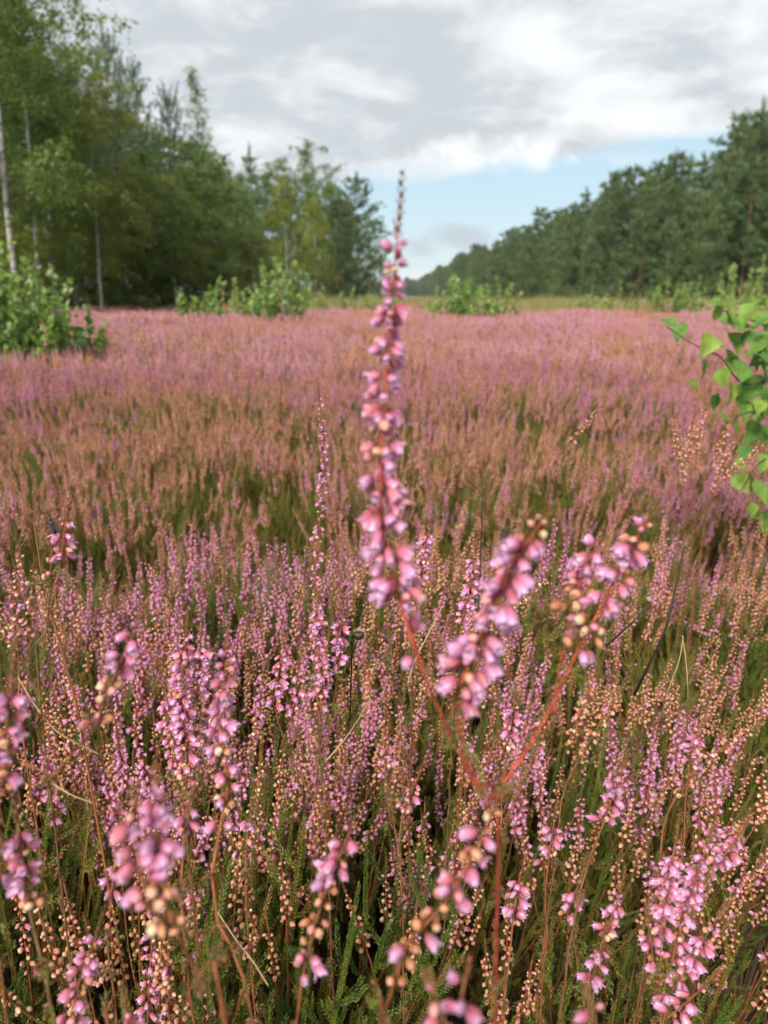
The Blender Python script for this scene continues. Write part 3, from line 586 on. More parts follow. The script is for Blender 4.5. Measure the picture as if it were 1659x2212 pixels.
# ------------------------------------------------------------------ heather: pieces
def flower_template(L=.0052, W=.00195, flare=1.12, seed=0):
    """open bell: four pointed outer sepals, a paler inner crown, bracts and stalk; base at the origin, mouth along +Z"""
    rng = np.random.default_rng(seed); b = MB(['petal', 'corolla', 'bract'])
    u = np.array([0, .14, .38, .64, .86, 1.0]); r = np.array([.16, .66, .98, 1.0, .96 * flare, 1.12 * flare]) * W
    for k in range(4):
        a0 = k * math.pi / 2 + rng.normal(0, .08); op = 1 + rng.normal(0, .08); ha = np.radians(np.array([44, 48, 43, 34, 19, 2.]))
        rows = []
        for v in (-1, 0, 1):
            a = a0 + ha * v; rr = r * (1 + .10 * (1 - abs(v))) * (1 + (op - 1) * u); rows.append(np.stack([rr * np.cos(a), rr * np.sin(a), u * L * (1 + rng.normal(0, .03))], 1))
        V = np.stack(rows, 1).reshape(-1, 3)
        b.add(V, None, [(i * 3 + j, i * 3 + j + 1, i * 3 + j + 4, i * 3 + j + 3) for i in range(5) for j in range(2)], 'petal', np.repeat(u, 3), .5 + rng.normal(0, .12))
    th = np.arange(8) / 8 * 2 * np.pi; V = []
    for z, rr, lob in ((.1, .45, 0), (.55, .72, 0), (.84, .80, .10)):
        V += [(W * rr * math.cos(t), W * rr * math.sin(t), L * (z + lob * (i % 2))) for i, t in enumerate(th)]
    b.add(V, None, [(q * 8 + i, q * 8 + (i + 1) % 8, q * 8 + 8 + (i + 1) % 8, q * 8 + 8 + i) for q in range(2) for i in range(8)], 'corolla')
    b.tube([(0, 0, L * .3), (0, 0, L * 1.22)], [W * .10, W * .08], 3, 'corolla')
    for k in range(4):
        a = k * math.pi / 2 + .78; c, s = math.cos(a) * W, math.sin(a) * W; cx, sx = -math.sin(a) * W * .28, math.cos(a) * W * .28
        b.add([(0, 0, -.0002), (.62 * c + cx, .62 * s + sx, L * .10), (.95 * c, .95 * s, L * .30), (.62 * c - cx, .62 * s - sx, L * .10)], None, [(0, 1, 2, 3)], 'bract')
    b.tube([(0, 0, -.0017), (0, 0, .0002)], .00020, 3, 'bract', cap=False)
    return b
def bud_template(L=.0028, W=.0012, mat='petal_bud', openb=False):
    b = MB([mat, 'bract']); th = np.arange(7) / 7 * 2 * np.pi
    prof = [(.0, .25), (.16, .72), (.42, 1.0), (.70, .86), (.92, .45), (1.03, .06)] if not openb else [(.0, .3), (.14, .80), (.40, 1.04), (.72, .92), (1.02, .58), (.80, .30)]
    V = [(W * r * (1 + .06 * math.cos(4 * t)) * math.cos(t), W * r * (1 + .06 * math.cos(4 * t)) * math.sin(t), L * (z + (.20 * (i % 2 - .5) if openb and z > 1 else 0))) for z, r in prof for i, t in enumerate(th)]
    b.add(V, None, [(q * 7 + i, q * 7 + (i + 1) % 7, q * 7 + 7 + (i + 1) % 7, q * 7 + 7 + i) for q in range(5) for i in range(7)], mat, np.repeat([p[0] for p in prof], 7), .5)
    for k in range(3):
        a = k * 2.09 + .4; c, s = math.cos(a) * W, math.sin(a) * W; cx, sx = -math.sin(a) * W * .3, math.cos(a) * W * .3
        b.add([(0, 0, -.0002), (.7 * c + cx, .7 * s + sx, L * .14), (1.06 * c, 1.06 * s, L * .38), (.7 * c - cx, .7 * s - sx, L * .14)], None, [(0, 1, 2, 3)], 'bract')
    b.tube([(0, 0, -.0016), (0, 0, .0002)], .00020, 3, 'bract', cap=False)
    return b
FLOWERS = [flower_template(seed=1), flower_template(.0050, .0020, 1.30, 2), flower_template(.0055, .0018, .92, 3), flower_template(.0048, .0020, 1.6, 4)]
BUDS = [bud_template(.0032, .0014), bud_template(.0038, .0016)]
DRY = [bud_template(.0030, .0016, 'petal_dry', True), bud_template(.0034, .0015, 'petal_dry'), bud_template(.0029, .0017, 'petal_dry', True)]
PIECES = [('flower', f.mesh('flower'), f.data()) for f in FLOWERS] + [('bud', f.mesh('bud'), f.data()) for f in BUDS] + [('faded_flower', f.mesh('faded_flower'), f.data()) for f in DRY]
NF, NB = len(FLOWERS), len(BUDS)

def scale_shoot(b, pts, mat, rng, leaf=.0022, gap=.0010, rnd=.5, stem=True):
    """a shoot clad in tiny overlapping scale leaves in four ranks"""
    c, L = resample(pts, max(4, int(np.linalg.norm(np.asarray(pts[-1]) - np.asarray(pts[0])) / gap))); n = len(c)
    tg = np.gradient(c, axis=0); tg /= np.linalg.norm(tg, axis=1)[:, None] + 1e-12
    a = np.cross(tg, [.3, .9, .2]); a /= np.linalg.norm(a, axis=1)[:, None] + 1e-12; bb = np.cross(tg, a)
    Vs = []; i = np.arange(n)
    for k in range(2):
        ang = (i % 2) * (math.pi / 2) + k * math.pi + rng.normal(0, .15, n)
        o = np.cos(ang)[:, None] * a + np.sin(ang)[:, None] * bb; w = np.cross(tg, o)
        s = (leaf * rng.uniform(.75, 1.2, n) * (1 - .35 * (i / n) ** 3))[:, None]
        Vs.append(np.stack([c, c + tg * s * .45 + o * s * .42 + w * s * .22, c + tg * s * .95 + o * s * .55, c + tg * s * .45 + o * s * .42 - w * s * .22], 1).reshape(-1, 3))
    V = np.concatenate(Vs); Q = np.arange(len(V)).reshape(-1, 4)
    b.add(V, None, Q, mat, .5, np.repeat(np.clip(rnd + rng.normal(0, .12, len(V) // 4), 0, 1), 4))

def spike_pieces(rng, curve, f0, f1, spacing, pink, buds=.12, size=1.0, droop=(15, 60), gaps=0., side=None, spread=.0004):
    """flower frames along CURVE (tip first) between the fractions f0..f1; PINK(u) gives the chance of a flower in bloom"""
    c, L = resample(curve, 60); tg = -np.gradient(c, axis=0); tg /= np.linalg.norm(tg, axis=1)[:, None]
    n = max(3, int(L * (f1 - f0) / spacing)); out = []
    a = np.cross(tg, [.2, .95, .1]); a /= np.linalg.norm(a, axis=1)[:, None]; bb = np.cross(tg, a); az = rng.uniform(0, 6.28)
    ph = rng.uniform(0, 6.28)
    for k in range(n):
        u = (k + rng.uniform(-.4, .4)) / n; u = min(max(u, 0), 1)
        if gaps and math.sin(u * L * (f1 - f0) / .0085 * 6.283 + ph) < -1 + 2 * gaps * (u ** .5): u = min(1, u + .003 / L)
        q = (f0 + (f1 - f0) * u) * 59; i = int(min(58, q)); w = q - i
        p = c[i] * (1 - w) + c[i + 1] * w; az += 2.4 + rng.normal(0, .35)
        aa = az if side is None else side + rng.normal(0, 1.0)
        o = math.cos(aa) * a[i] + math.sin(aa) * bb[i]
        grow = min(1, .55 + u * 3.2) if L < .07 else .64 + .44 * u
        dr = R(rng.uniform(*droop)); up = np.array([0, 0, 1.])
        if u < .07: dr = R(rng.uniform(-50, 0))
        d = o * math.cos(dr) - (up * .75 + tg[i] * .25) * math.sin(dr)
        pk = rng.uniform() < pink(u)
        if pk: kind = rng.integers(0, NF) if rng.uniform() > buds + (.5 if u < .08 else 0) else NF + rng.integers(0, NB)
        else: kind = NF + NB + rng.integers(0, len(DRY)) if rng.uniform() > .2 else NF + rng.integers(0, NB)
        s = size * grow * rng.uniform(.72, 1.16)
        M = mats_from(p + o * (.0016 * s + spread * u * rng.uniform(.3, 1)), d, rng.uniform(0, 6.28), s)[0]
        M[:3, 0] *= rng.uniform(.72, 1.15); M[:3, 1] *= rng.uniform(.78, 1.12); M[:3, 2] *= rng.uniform(.82, 1.18); out.append((kind, M))
    return out
def stub_leaves(fb, rng, c, n, length=(.004, .009), mat='heather_leaf', rnd=(.2, .9)):
    """short leafy shoots springing from a stem"""
    if len(c) < 3: return
    for _ in range(n):
        i = rng.integers(1, len(c) - 1); t = c[i] - c[i - 1]; t /= np.linalg.norm(t) + 1e-12
        o = rng.normal(size=3); o -= t * (o @ t); o /= np.linalg.norm(o); l = rng.uniform(*length)
        scale_shoot(fb, [c[i], c[i] + o * l * .45 + t * l * .4, c[i] + o * l * .6 + t * l * 1.0], mat, rng, .0020, .0011, rng.uniform(*rnd))

def blossom(pcs):
    b = MB(['petal', 'corolla', 'bract', 'petal_bud', 'petal_dry'])
    for k in range(len(PIECES)):
        M = [m for q, m in pcs if q == k]
        if M: b.bake(PIECES[k][2], np.array(M), np.random.default_rng(k).uniform(0, 1, len(M)))
    return b.mesh('flowers')
def generic_spray(seed, kind):
    """one spray standing at the origin, 0.44 m tall: pieces, stem mesh, foliage mesh"""
    rng = np.random.default_rng(seed); sb = MB(['heather_stem', 'woody']); fb = MB(['heather_leaf', 'heather_tip_leaf']); pcs = []
    H = .44; lean = rng.normal(0, .03, 2); nbr = rng.integers(3, 6)
    main = [(0, 0, 0), (lean[0] * .2, lean[1] * .2, .15), (lean[0] * .5, lean[1] * .5, .28), (lean[0] * .8 + rng.normal(0, .004), lean[1] * .8, .37), (lean[0], lean[1], H)]
    mc, ML = resample(main, 44); sb.tube(mc[::3], np.linspace(.0016, .00035, len(mc[::3])), 5, 'heather_stem', rng.uniform())
    tan = kind == 'dry'
    pink = {'pink': lambda u: .97 if u < .75 else .6, 'mixed': lambda u: .92 if u < .35 else (.45 if u < .6 else .10), 'dry': lambda u: .03, 'pale': lambda u: .55 if u < .5 else .1}[kind]
    def spike(cv, ln):
        L = resample(cv, 20)[1]; f1 = min(.95, ln / L); f0 = min(.3, .010 / L)
        pcs.extend(spike_pieces(rng, cv, f0, f1, rng.uniform(.00125, .0016) if not tan else rng.uniform(.0014, .0018), pink, size=.88 if not tan else .92, gaps=.15))
        c, _ = resample(cv, 40); m = max(2, int(40 * f0 * 1.6)); tip = c[:m + 1][::-1]
        scale_shoot(fb, [tip[0], tip[-1], tip[-1] + (tip[-1] - tip[0]) * .3], 'heather_tip_leaf', rng, .0018, .0009, rng.uniform())
        k1 = int(40 * f1); stub_leaves(fb, rng, c[k1:], int((40 - k1) * .55))
    ln = rng.uniform(.055, .095) if kind != 'mixed' else rng.uniform(.07, .11)
    spike([tuple(p) for p in mc[::-1][:24:4]], ln)
    for k in range(nbr):
        h0 = rng.uniform(.24, .35); i = int(h0 / H * 43); p0 = mc[i]; a = rng.uniform(0, 6.28); sp = rng.uniform(.012, .035); top = H * rng.uniform(.82, .99)
        cv = [p0, p0 + np.array([math.cos(a) * sp * .6, math.sin(a) * sp * .6, (top - p0[2]) * .35]), p0 + np.array([math.cos(a) * sp, math.sin(a) * sp, (top - p0[2]) * .75]), p0 + np.array([math.cos(a) * sp * 1.15, math.sin(a) * sp * 1.15, top - p0[2]])]
        c, _ = resample(cv, 16); sb.tube(c, np.linspace(.0008, .0003, 16), 4, 'heather_stem', rng.uniform()); spike([tuple(q) for q in c[::-1][::3]], ln * rng.uniform(.5, .9))
    stub_leaves(fb, rng, mc[20:34], 16, (.006, .014))
    return dict(kind=kind, pcs=pcs, stem=sb.mesh('stem'), fol=fb.mesh('foliage', smooth=False), sd=sb.data(), fd=fb.data(), blossom=blossom(pcs))
def joined(sp, lod=0):
    """the same spray as one mesh, for the mass of heather beyond the nearest sprays"""
    mats = ['heather_stem', 'woody', 'heather_leaf', 'heather_tip_leaf', 'petal', 'corolla', 'bract', 'petal_bud', 'petal_dry']; b = MB(mats); I = np.eye(4)[None]
    b.bake(sp['sd'], I); b.bake(sp['fd'], I)
    for k in range(len(PIECES)):
        M = [m for q, m in sp['pcs'] if q == k]
        if M: b.bake(PIECES[k][2], np.array(M), np.random.default_rng(k).uniform(0, 1, len(M)))
    return b.mesh('heather_mass_spray')
SPRAYS = [generic_spray(100 + i, k) for i, k in enumerate(['pink', 'pink', 'pink', 'mixed', 'mixed', 'mixed', 'pale', 'pale', 'dry', 'dry', 'dry', 'dry'])]
BY_KIND = {}
for i, s_ in enumerate(SPRAYS): BY_KIND.setdefault(s_['kind'], []).append(i)

def place_pieces(parent, pcs, Minv=None):
    for k, M in pcs:
        nm, me, _ = PIECES[k]; m = Matrix(M.tolist())
        link(nm, me, parent, (Minv @ m) if Minv is not None else m)

# ------------------------------------------------------------------ heather: the sprays singled out by the photograph
LANDMARKS = []
NEAR_KEEPOUT = []
def hero(label, spikes, stems, group=None, spacing=0.00130, pink=None, buds=.12, red=False, tip=.012, gaps=.25, leaves=26, size=.79, spread=.0006, seed=None, short=None, rad=.00052, droop=(15, 60)):
    """SPIKES: list of picture polylines (px, py, distance), tip first; STEMS: polylines that carry on to the ground"""
    rng = np.random.default_rng(seed if seed is not None else abs(hash(label)) % 1000 if False else sum(map(ord, label)))
    pink = pink or (lambda u: .96 if u < .55 else (.75 if u < .8 else .45)); sm = 'heather_stem_red' if red else 'heather_stem'
    sb = MB([sm]); fb = MB(['heather_leaf', 'heather_tip_leaf']); pcs = []
    low = None; stem_w = []
    for st in stems:
        pts = [P(*q) for q in st['pts']] if isinstance(st, dict) else [P(*q) for q in st]
        stem_w.append(pts)
    main = stem_w[0]; end, prev = main[-1], main[-2]; d = (end - prev); d.normalize()
    g = Vector((end.x + d.x * .04, end.y + abs(d.y) * .03 + .02, 0)); mid = (end * .5 + g * .5) + Vector((d.x, d.y, d.z)) * .03
    main = main + [mid, g]
    for k, pts in enumerate([main] + stem_w[1:]):
        c, L = resample(pts, 40); c = c + rng.normal(0, .00022, c.shape); c[[0, -1]] = np.asarray([pts[0], pts[-1]]); sb.tube(c, (np.linspace(rad * .7, rad * 1.5, 40) if k == 0 else np.linspace(rad * .5, rad * .85, 40)) * rng.uniform(.75, 1.35, 40), 6, sm, rng.uniform())
        stub_leaves(fb, rng, c, int(L / .0050), (.0020, .0042), 'heather_tip_leaf', (0, 1.0)); stub_leaves(fb, rng, c[:24], leaves // 3, (.004, .012))
    for sp in spikes:
        opt = {}
        if isinstance(sp[-1], dict): opt, sp = sp[-1], sp[:-1]
        pts = [P(*q) for q in sp]; c, L = resample(pts, 30); sb.tube(c[1:], np.linspace(rad * .35, rad * .7, 29), 5, sm, rng.uniform())
        tp = opt.get('tip', tip); f0 = min(.4, tp / L)
        pcs += spike_pieces(rng, [tuple(p) for p in pts], f0, opt.get('f1', 1.0), opt.get('spacing', spacing), opt.get('pink', pink), buds, size, gaps=opt.get('gaps', gaps), droop=opt.get('droop', droop), spread=opt.get('spread', spread))
        m = max(3, int(30 * f0)); scale_shoot(fb, [c[m], c[m // 2], c[0]], 'heather_tip_leaf', rng, .0024, .0011, rng.uniform())
    e = link('heather_spray', None); e.location = g; tag(e, label, 'heather', group or 'near heather sprays')
    Mi = Matrix.Translation(-g)
    def shifted(b):
        b.V = [v - np.array(g) for v in b.V]; return b
    link('stem', shifted(sb).mesh('stem'), e); link('foliage', shifted(fb).mesh('foliage', smooth=False), e)
    place_pieces(e, pcs, Mi)
    tipw = P(*spikes[0][0]); LANDMARKS.append((short, proj(P(*spikes[0][len(spikes[0]) // 2 if not isinstance(spikes[0][-1], dict) else 0])))) if short else None
    NEAR_KEEPOUT.append((g.x, g.y))
    return e
dryp = lambda u: .04
def build_heroes():
    hero('tallest pink heather spray, blurred, its central spike crossing the horizon into the sky',
         [[(869, 382, .200), (862, 470, .199), (846, 640, .197), (832, 830, .195), (822, 1000, .194), (828, 1150, .194), (862, 1295, .195), dict(tip=.0155, spacing=.00085, gaps=.22, pink=lambda u: .96)],
          [(862, 1285, .195), (885, 1360, .197), (915, 1450, .2), dict(tip=.001, spacing=.0052, pink=lambda u: .8)],
          [(1195, 1095, .190), (1120, 1200, .190), (1058, 1335, .192), (985, 1500, .195), dict(tip=.004, spacing=0.00073, pink=lambda u: .93)],
          [(1408, 1105, .225), (1360, 1190, .226), (1300, 1310, .228), (1250, 1400, .23), dict(tip=.004, spacing=0.00097, pink=lambda u: .95 if u < .6 else .4)],
          [(1310, 1150, .232), (1265, 1230, .232), (1235, 1330, .232), dict(tip=.004, spacing=0.00097, pink=lambda u: .9 if u < .6 else .3)]],
         [[(862, 1295, .195), (905, 1430, .199), (960, 1560, .204), (1018, 1680, .210), (1050, 1745, .216), (1075, 1900, .235)],
          [(985, 1500, .195), (995, 1590, .203), (1035, 1705, .212)], [(1250, 1400, .230), (1195, 1520, .226), (1125, 1640, .22), (1048, 1738, .216)],
          [(1235, 1330, .232), (1215, 1420, .23), (1195, 1540, .226)]], short='the tallest central spike', leaves=16, rad=.00060, size=.90, gaps=.2, red=True, spread=.0020)
    hero('blurred pink spray leaning left below the fork of the tallest central spray',
         [[(1075, 1725, .200), (1030, 1830, .200), (960, 1950, .203), (880, 2040, .206), (855, 2110, .208), dict(pink=lambda u: .95 if .15 < u < .6 else .35, tip=.003, spacing=0.00129)]],
         [[(855, 2110, .208), (830, 2200, .22), (815, 2290, .25)]], short='the left-leaning blurred spray')
    hero('very blurred pink tip cut by the bottom edge near the middle',
         [[(925, 2105, .178), (955, 2190, .178), (985, 2300, .18), dict(tip=.003)], [(1010, 2085, .19), (990, 2190, .19), dict(tip=.003)]], [[(985, 2300, .18), (1000, 2420, .21)]], short='the blurred tip at the bottom middle')
    hero('blurred pink tip cut by the bottom edge left of the large right cluster',
         [[(1272, 2140, .195), (1285, 2220, .195), (1300, 2330, .197), dict(tip=.003)]], [[(1300, 2330, .197), (1310, 2430, .22)]], short='the blurred tip at the bottom right')
    hero('pair of very blurred fat pink spikes at lower left with tan flowers below',
         [[(338, 1665, .190), (335, 1760, .190), (345, 1880, .191), (375, 2000, .194), dict(pink=lambda u: .98 if u < .62 else .12, tip=.004, spacing=0.00091)],
          [(292, 1705, .190), (290, 1800, .190), (312, 1905, .191), (350, 1990, .194), dict(pink=lambda u: .98 if u < .66 else .1, tip=.003, spacing=0.00096)]],
         [[(375, 2000, .194), (420, 2110, .203), (490, 2230, .22)]], short='the fat blurred pair at lower left')
    hero('tall blurred pink spike with long bare reddish stem left of centre',
         [[(492, 1375, .270), (482, 1500, .270), (475, 1600, .271), (492, 1690, .273), (478, 1775, .274), dict(tip=.005, spacing=0.00107)]],
         [[(478, 1775, .274), (455, 1900, .276), (480, 2040, .28), (545, 2212, .29)]], short='the tall spike left of centre')
    hero('broad full pink heather spray of four crowded spikes on the left',
         [[(408, 1315, .37), (398, 1400, .37), (385, 1560, .372), dict(spacing=0.00085)], [(438, 1325, .375), (430, 1430, .375), (425, 1545, .375), dict(spacing=0.00085)],
          [(352, 1440, .37), (362, 1540, .37), (378, 1650, .372), dict(spacing=0.00091)], [(462, 1400, .385), (455, 1490, .385), (445, 1590, .385), dict(spacing=0.00096)], [(395, 1440, .365), (400, 1540, .366), (402, 1690, .368), dict(spacing=0.00091)]],
         [[(402, 1690, .368), (405, 1800, .38), (415, 1930, .40)], [(425, 1545, .375), (420, 1650, .378), (404, 1770, .38)], [(378, 1650, .372), (388, 1710, .376), (404, 1770, .38)]], short='the broad four-spike spray', pink=lambda u: .98 if u < .6 else .55)
    hero('blurred pink spike cut by the left edge of the picture',
         [[(38, 1370, .220), (22, 1480, .220), (10, 1600, .221), (2, 1700, .222), dict(spacing=0.00091)]], [[(2, 1700, .222), (-10, 1820, .235), (-20, 1960, .26)]], short='the blurred spike on the left edge')
    hero('pink spike below the left-edge spike with dark stem',
         [[(28, 1690, .255), (40, 1790, .256), (62, 1960, .26), dict(spacing=0.00091)], [(-8, 1760, .262), (5, 1900, .262), dict(spacing=0.00101)]], [[(62, 1960, .26), (88, 2070, .265), (118, 2212, .28)]], short='the dark-stemmed left spike')
    hero('blurred pink and tan spray bending over a brown twig at far left',
         [[(308, 1325, .235), (270, 1410, .236), (235, 1490, .237), (205, 1570, .239), dict(pink=lambda u: .95 if u < .5 else .15, tip=.004)]],
         [[(205, 1570, .239), (160, 1640, .242), (80, 1700, .246), (-30, 1780, .255)]], short='the bending spray at far left')
    hero('blurred pink-topped spray with salmon middle below centre',
         [[(772, 1750, .240), (742, 1830, .240), (705, 1920, .242), (675, 2020, .244), (652, 2120, .247), dict(pink=lambda u: .97 if u < .3 or .75 < u else .3, tip=.005)]],
         [[(652, 2120, .247), (640, 2220, .255), (632, 2330, .28)]], short='the salmon-middled spray')
    hero('pink spike curving to the lower left corner',
         [[(232, 1945, .30), (205, 2030, .30), (175, 2110, .302), (150, 2205, .305), dict(spacing=0.00096)]], [[(150, 2205, .305), (135, 2290, .31), (130, 2400, .33)]], short='the spike at the lower left corner')
    hero('short pink tip standing on the bottom edge at lower left', [[(262, 2130, .27), (275, 2200, .27), (285, 2290, .272)], [(225, 2160, .275), (240, 2260, .276)]], [[(285, 2290, .272), (295, 2400, .29)]], short='the short tip at the bottom left')
    hero('sharp pink spray of four spikes just left of the picture centre',
         [[(690, 1262, .415), (684, 1330, .415), (690, 1430, .417), dict(spacing=0.00091)], [(742, 1285, .42), (736, 1360, .42), (728, 1450, .42), dict(spacing=0.00096)],
          [(712, 1365, .41), (702, 1440, .41), (690, 1530, .412), dict(spacing=0.00096)], [(625, 1360, .42), (606, 1430, .42), (590, 1520, .42), dict(spacing=0.00101)], [(650, 1400, .425), (640, 1480, .425), (630, 1560, .426)]],
         [[(690, 1530, .412), (692, 1640, .425), (705, 1800, .45)], [(728, 1450, .42), (715, 1560, .422), (693, 1650, .427)], [(590, 1520, .42), (630, 1640, .43), (700, 1760, .445)], [(690, 1430, .417), (691, 1530, .418)]], short='the sharp central spray')
    hero('tall thin sparse pink spike left of the central spike, tip below the horizon',
         [[(686, 820, .50), (692, 890, .50), (700, 980, .50), (696, 1080, .50), (686, 1170, .50), (680, 1290, .50), dict(spacing=0.00182, tip=.012)]], [[(680, 1290, .50), (680, 1420, .50), (690, 1600, .51)]], short='the tall thin spike')
    hero('large sharp pink spray of many spikes in the lower right corner',
         [[(1468, 1765, .37), (1455, 1840, .37), (1438, 1930, .37), (1428, 2020, .372), dict(spacing=0.00085)], [(1548, 1770, .375), (1520, 1850, .374), (1485, 1960, .373), (1450, 2080, .374), dict(spacing=0.00091)],
          [(1622, 1760, .38), (1590, 1815, .38), (1545, 1870, .378)], [(1585, 1930, .37), (1540, 2000, .37), (1490, 2080, .371), (1440, 2160, .374), dict(spacing=0.00091)],
          [(1500, 1800, .38), (1490, 1880, .38), (1470, 1990, .378), dict(spacing=0.00096)], [(1395, 1940, .375), (1402, 2010, .375), (1415, 2090, .377)], [(1560, 2090, .36), (1500, 2150, .36), (1440, 2200, .362)]],
         [[(1440, 2160, .374), (1425, 2250, .385), (1415, 2350, .40)], [(1428, 2020, .372), (1425, 2120, .376), (1428, 2230, .384)], [(1545, 1870, .378), (1500, 1960, .376), (1450, 2080, .376)]], short='the large lower right spray', pink=lambda u: .98 if u < .7 else .7)
    hero('single pink head on an orange stem leaning right, left of the lower right spray',
         [[(1352, 1640, .345), (1330, 1700, .345), (1305, 1775, .346), dict(spacing=0.00085, tip=.005)]], [[(1305, 1775, .346), (1275, 1850, .347), (1240, 1990, .352), (1215, 2160, .365)]], short='the single head on an orange stem')
    hero('pink spray of three nodding spikes beside the large lower right spray',
         [[(1268, 1860, .36), (1250, 1910, .36), (1225, 1975, .362), dict(spacing=0.00096)], [(1352, 1870, .365), (1335, 1940, .365), (1305, 2030, .366), dict(spacing=0.00091)], [(1312, 1990, .36), (1295, 2060, .36), (1275, 2130, .362), dict(spacing=0.00096)]],
         [[(1275, 2130, .362), (1262, 2220, .37), (1250, 2330, .39)], [(1225, 1975, .362), (1245, 2070, .366), (1265, 2190, .372)], [(1305, 2030, .366), (1290, 2120, .368), (1268, 2200, .372)]], short='the three nodding spikes')
    hero('slender pink and salmon spike right of bottom centre', [[(1138, 1840, .37), (1122, 1900, .37), (1108, 1990, .371), dict(spacing=0.00096)]], [[(1108, 1990, .371), (1095, 2100, .378), (1085, 2230, .39)]], short='the slender spike right of bottom centre')
    hero('small pink head with blank stem above the three nodding spikes', [[(1205, 1725, .40), (1196, 1780, .40), (1186, 1850, .40), dict(spacing=0.00101)]], [[(1186, 1850, .40), (1178, 1950, .41), (1175, 2100, .43)]], short='the small head above the nodding spikes')
    hero('short pink head among tan flowers near the right edge', [[(1530, 1530, .42), (1512, 1580, .42), (1490, 1650, .42), dict(spacing=0.00096)]], [[(1490, 1650, .42), (1478, 1740, .43), (1470, 1880, .45)]], short='the short head near the right edge')
    hero('pink spray of two heads right of the red fork stems', [[(1118, 1475, .425), (1108, 1540, .425), (1095, 1620, .426), dict(spacing=0.00096)], [(1185, 1520, .43), (1170, 1570, .43), (1150, 1640, .43)]], [[(1095, 1620, .426), (1085, 1720, .435), (1080, 1850, .45)], [(1150, 1640, .43), (1110, 1730, .436), (1085, 1800, .445)]], short='the two heads right of the red fork')
    hero('straight sharp pink spike between the tallest spike and its right branch', [[(1035, 1150, .45), (1025, 1210, .45), (1012, 1290, .45), (995, 1350, .451), dict(spacing=0.00091, pink=lambda u: .97)]], [[(995, 1350, .451), (980, 1460, .46), (975, 1600, .47)]], short='the straight sharp spike')
    hero('pink spike touching the right side of the tallest central spike', [[(935, 1105, .50), (920, 1180, .50), (905, 1270, .50), dict(spacing=0.00101)]], [[(905, 1270, .50), (895, 1380, .505), (890, 1500, .515)]], short='the spike beside the tallest one')
    hero('blurred lilac spray at far left carrying a dark insect', [[(150, 1085, .33), (140, 1140, .33), (132, 1210, .332), dict(spacing=0.00112)], [(120, 1130, .335), (112, 1180, .335), (108, 1280, .336), dict(spacing=0.00258)]], [[(108, 1280, .336), (98, 1400, .345), (90, 1540, .36)], [(132, 1210, .332), (118, 1280, .334), (106, 1340, .34)]], short='the lilac spray with the insect')
    hero('small bright pink head on a thin stem in the lower middle', [[(548, 1730, .38), (540, 1770, .38), (532, 1820, .38)]], [[(532, 1820, .38), (530, 1920, .39), (540, 2050, .41)]], short='the small lower middle head')
    hero('loose pink spray of two nodding heads below the picture centre', [[(915, 1640, .42), (898, 1690, .42), (870, 1750, .42), dict(spacing=0.00101)], [(842, 1555, .425), (838, 1610, .425), (832, 1670, .425)]], [[(870, 1750, .42), (862, 1840, .43), (870, 1980, .45)], [(832, 1670, .425), (848, 1760, .43), (863, 1860, .433)]], short='the loose two-headed spray')
    hero('pale pink head left of the fat blurred pair', [[(250, 1820, .33), (248, 1870, .33), (240, 1930, .33)]], [[(240, 1930, .33), (238, 2020, .34), (245, 2140, .36)]], short='the pale head by the blurred pair')
    hero('blurred pink head above the fat blurred pair at lower left', [[(425, 1690, .285), (412, 1740, .285), (398, 1800, .286)]], [[(398, 1800, .286), (390, 1900, .29), (400, 2040, .30)]], short='the head above the blurred pair')
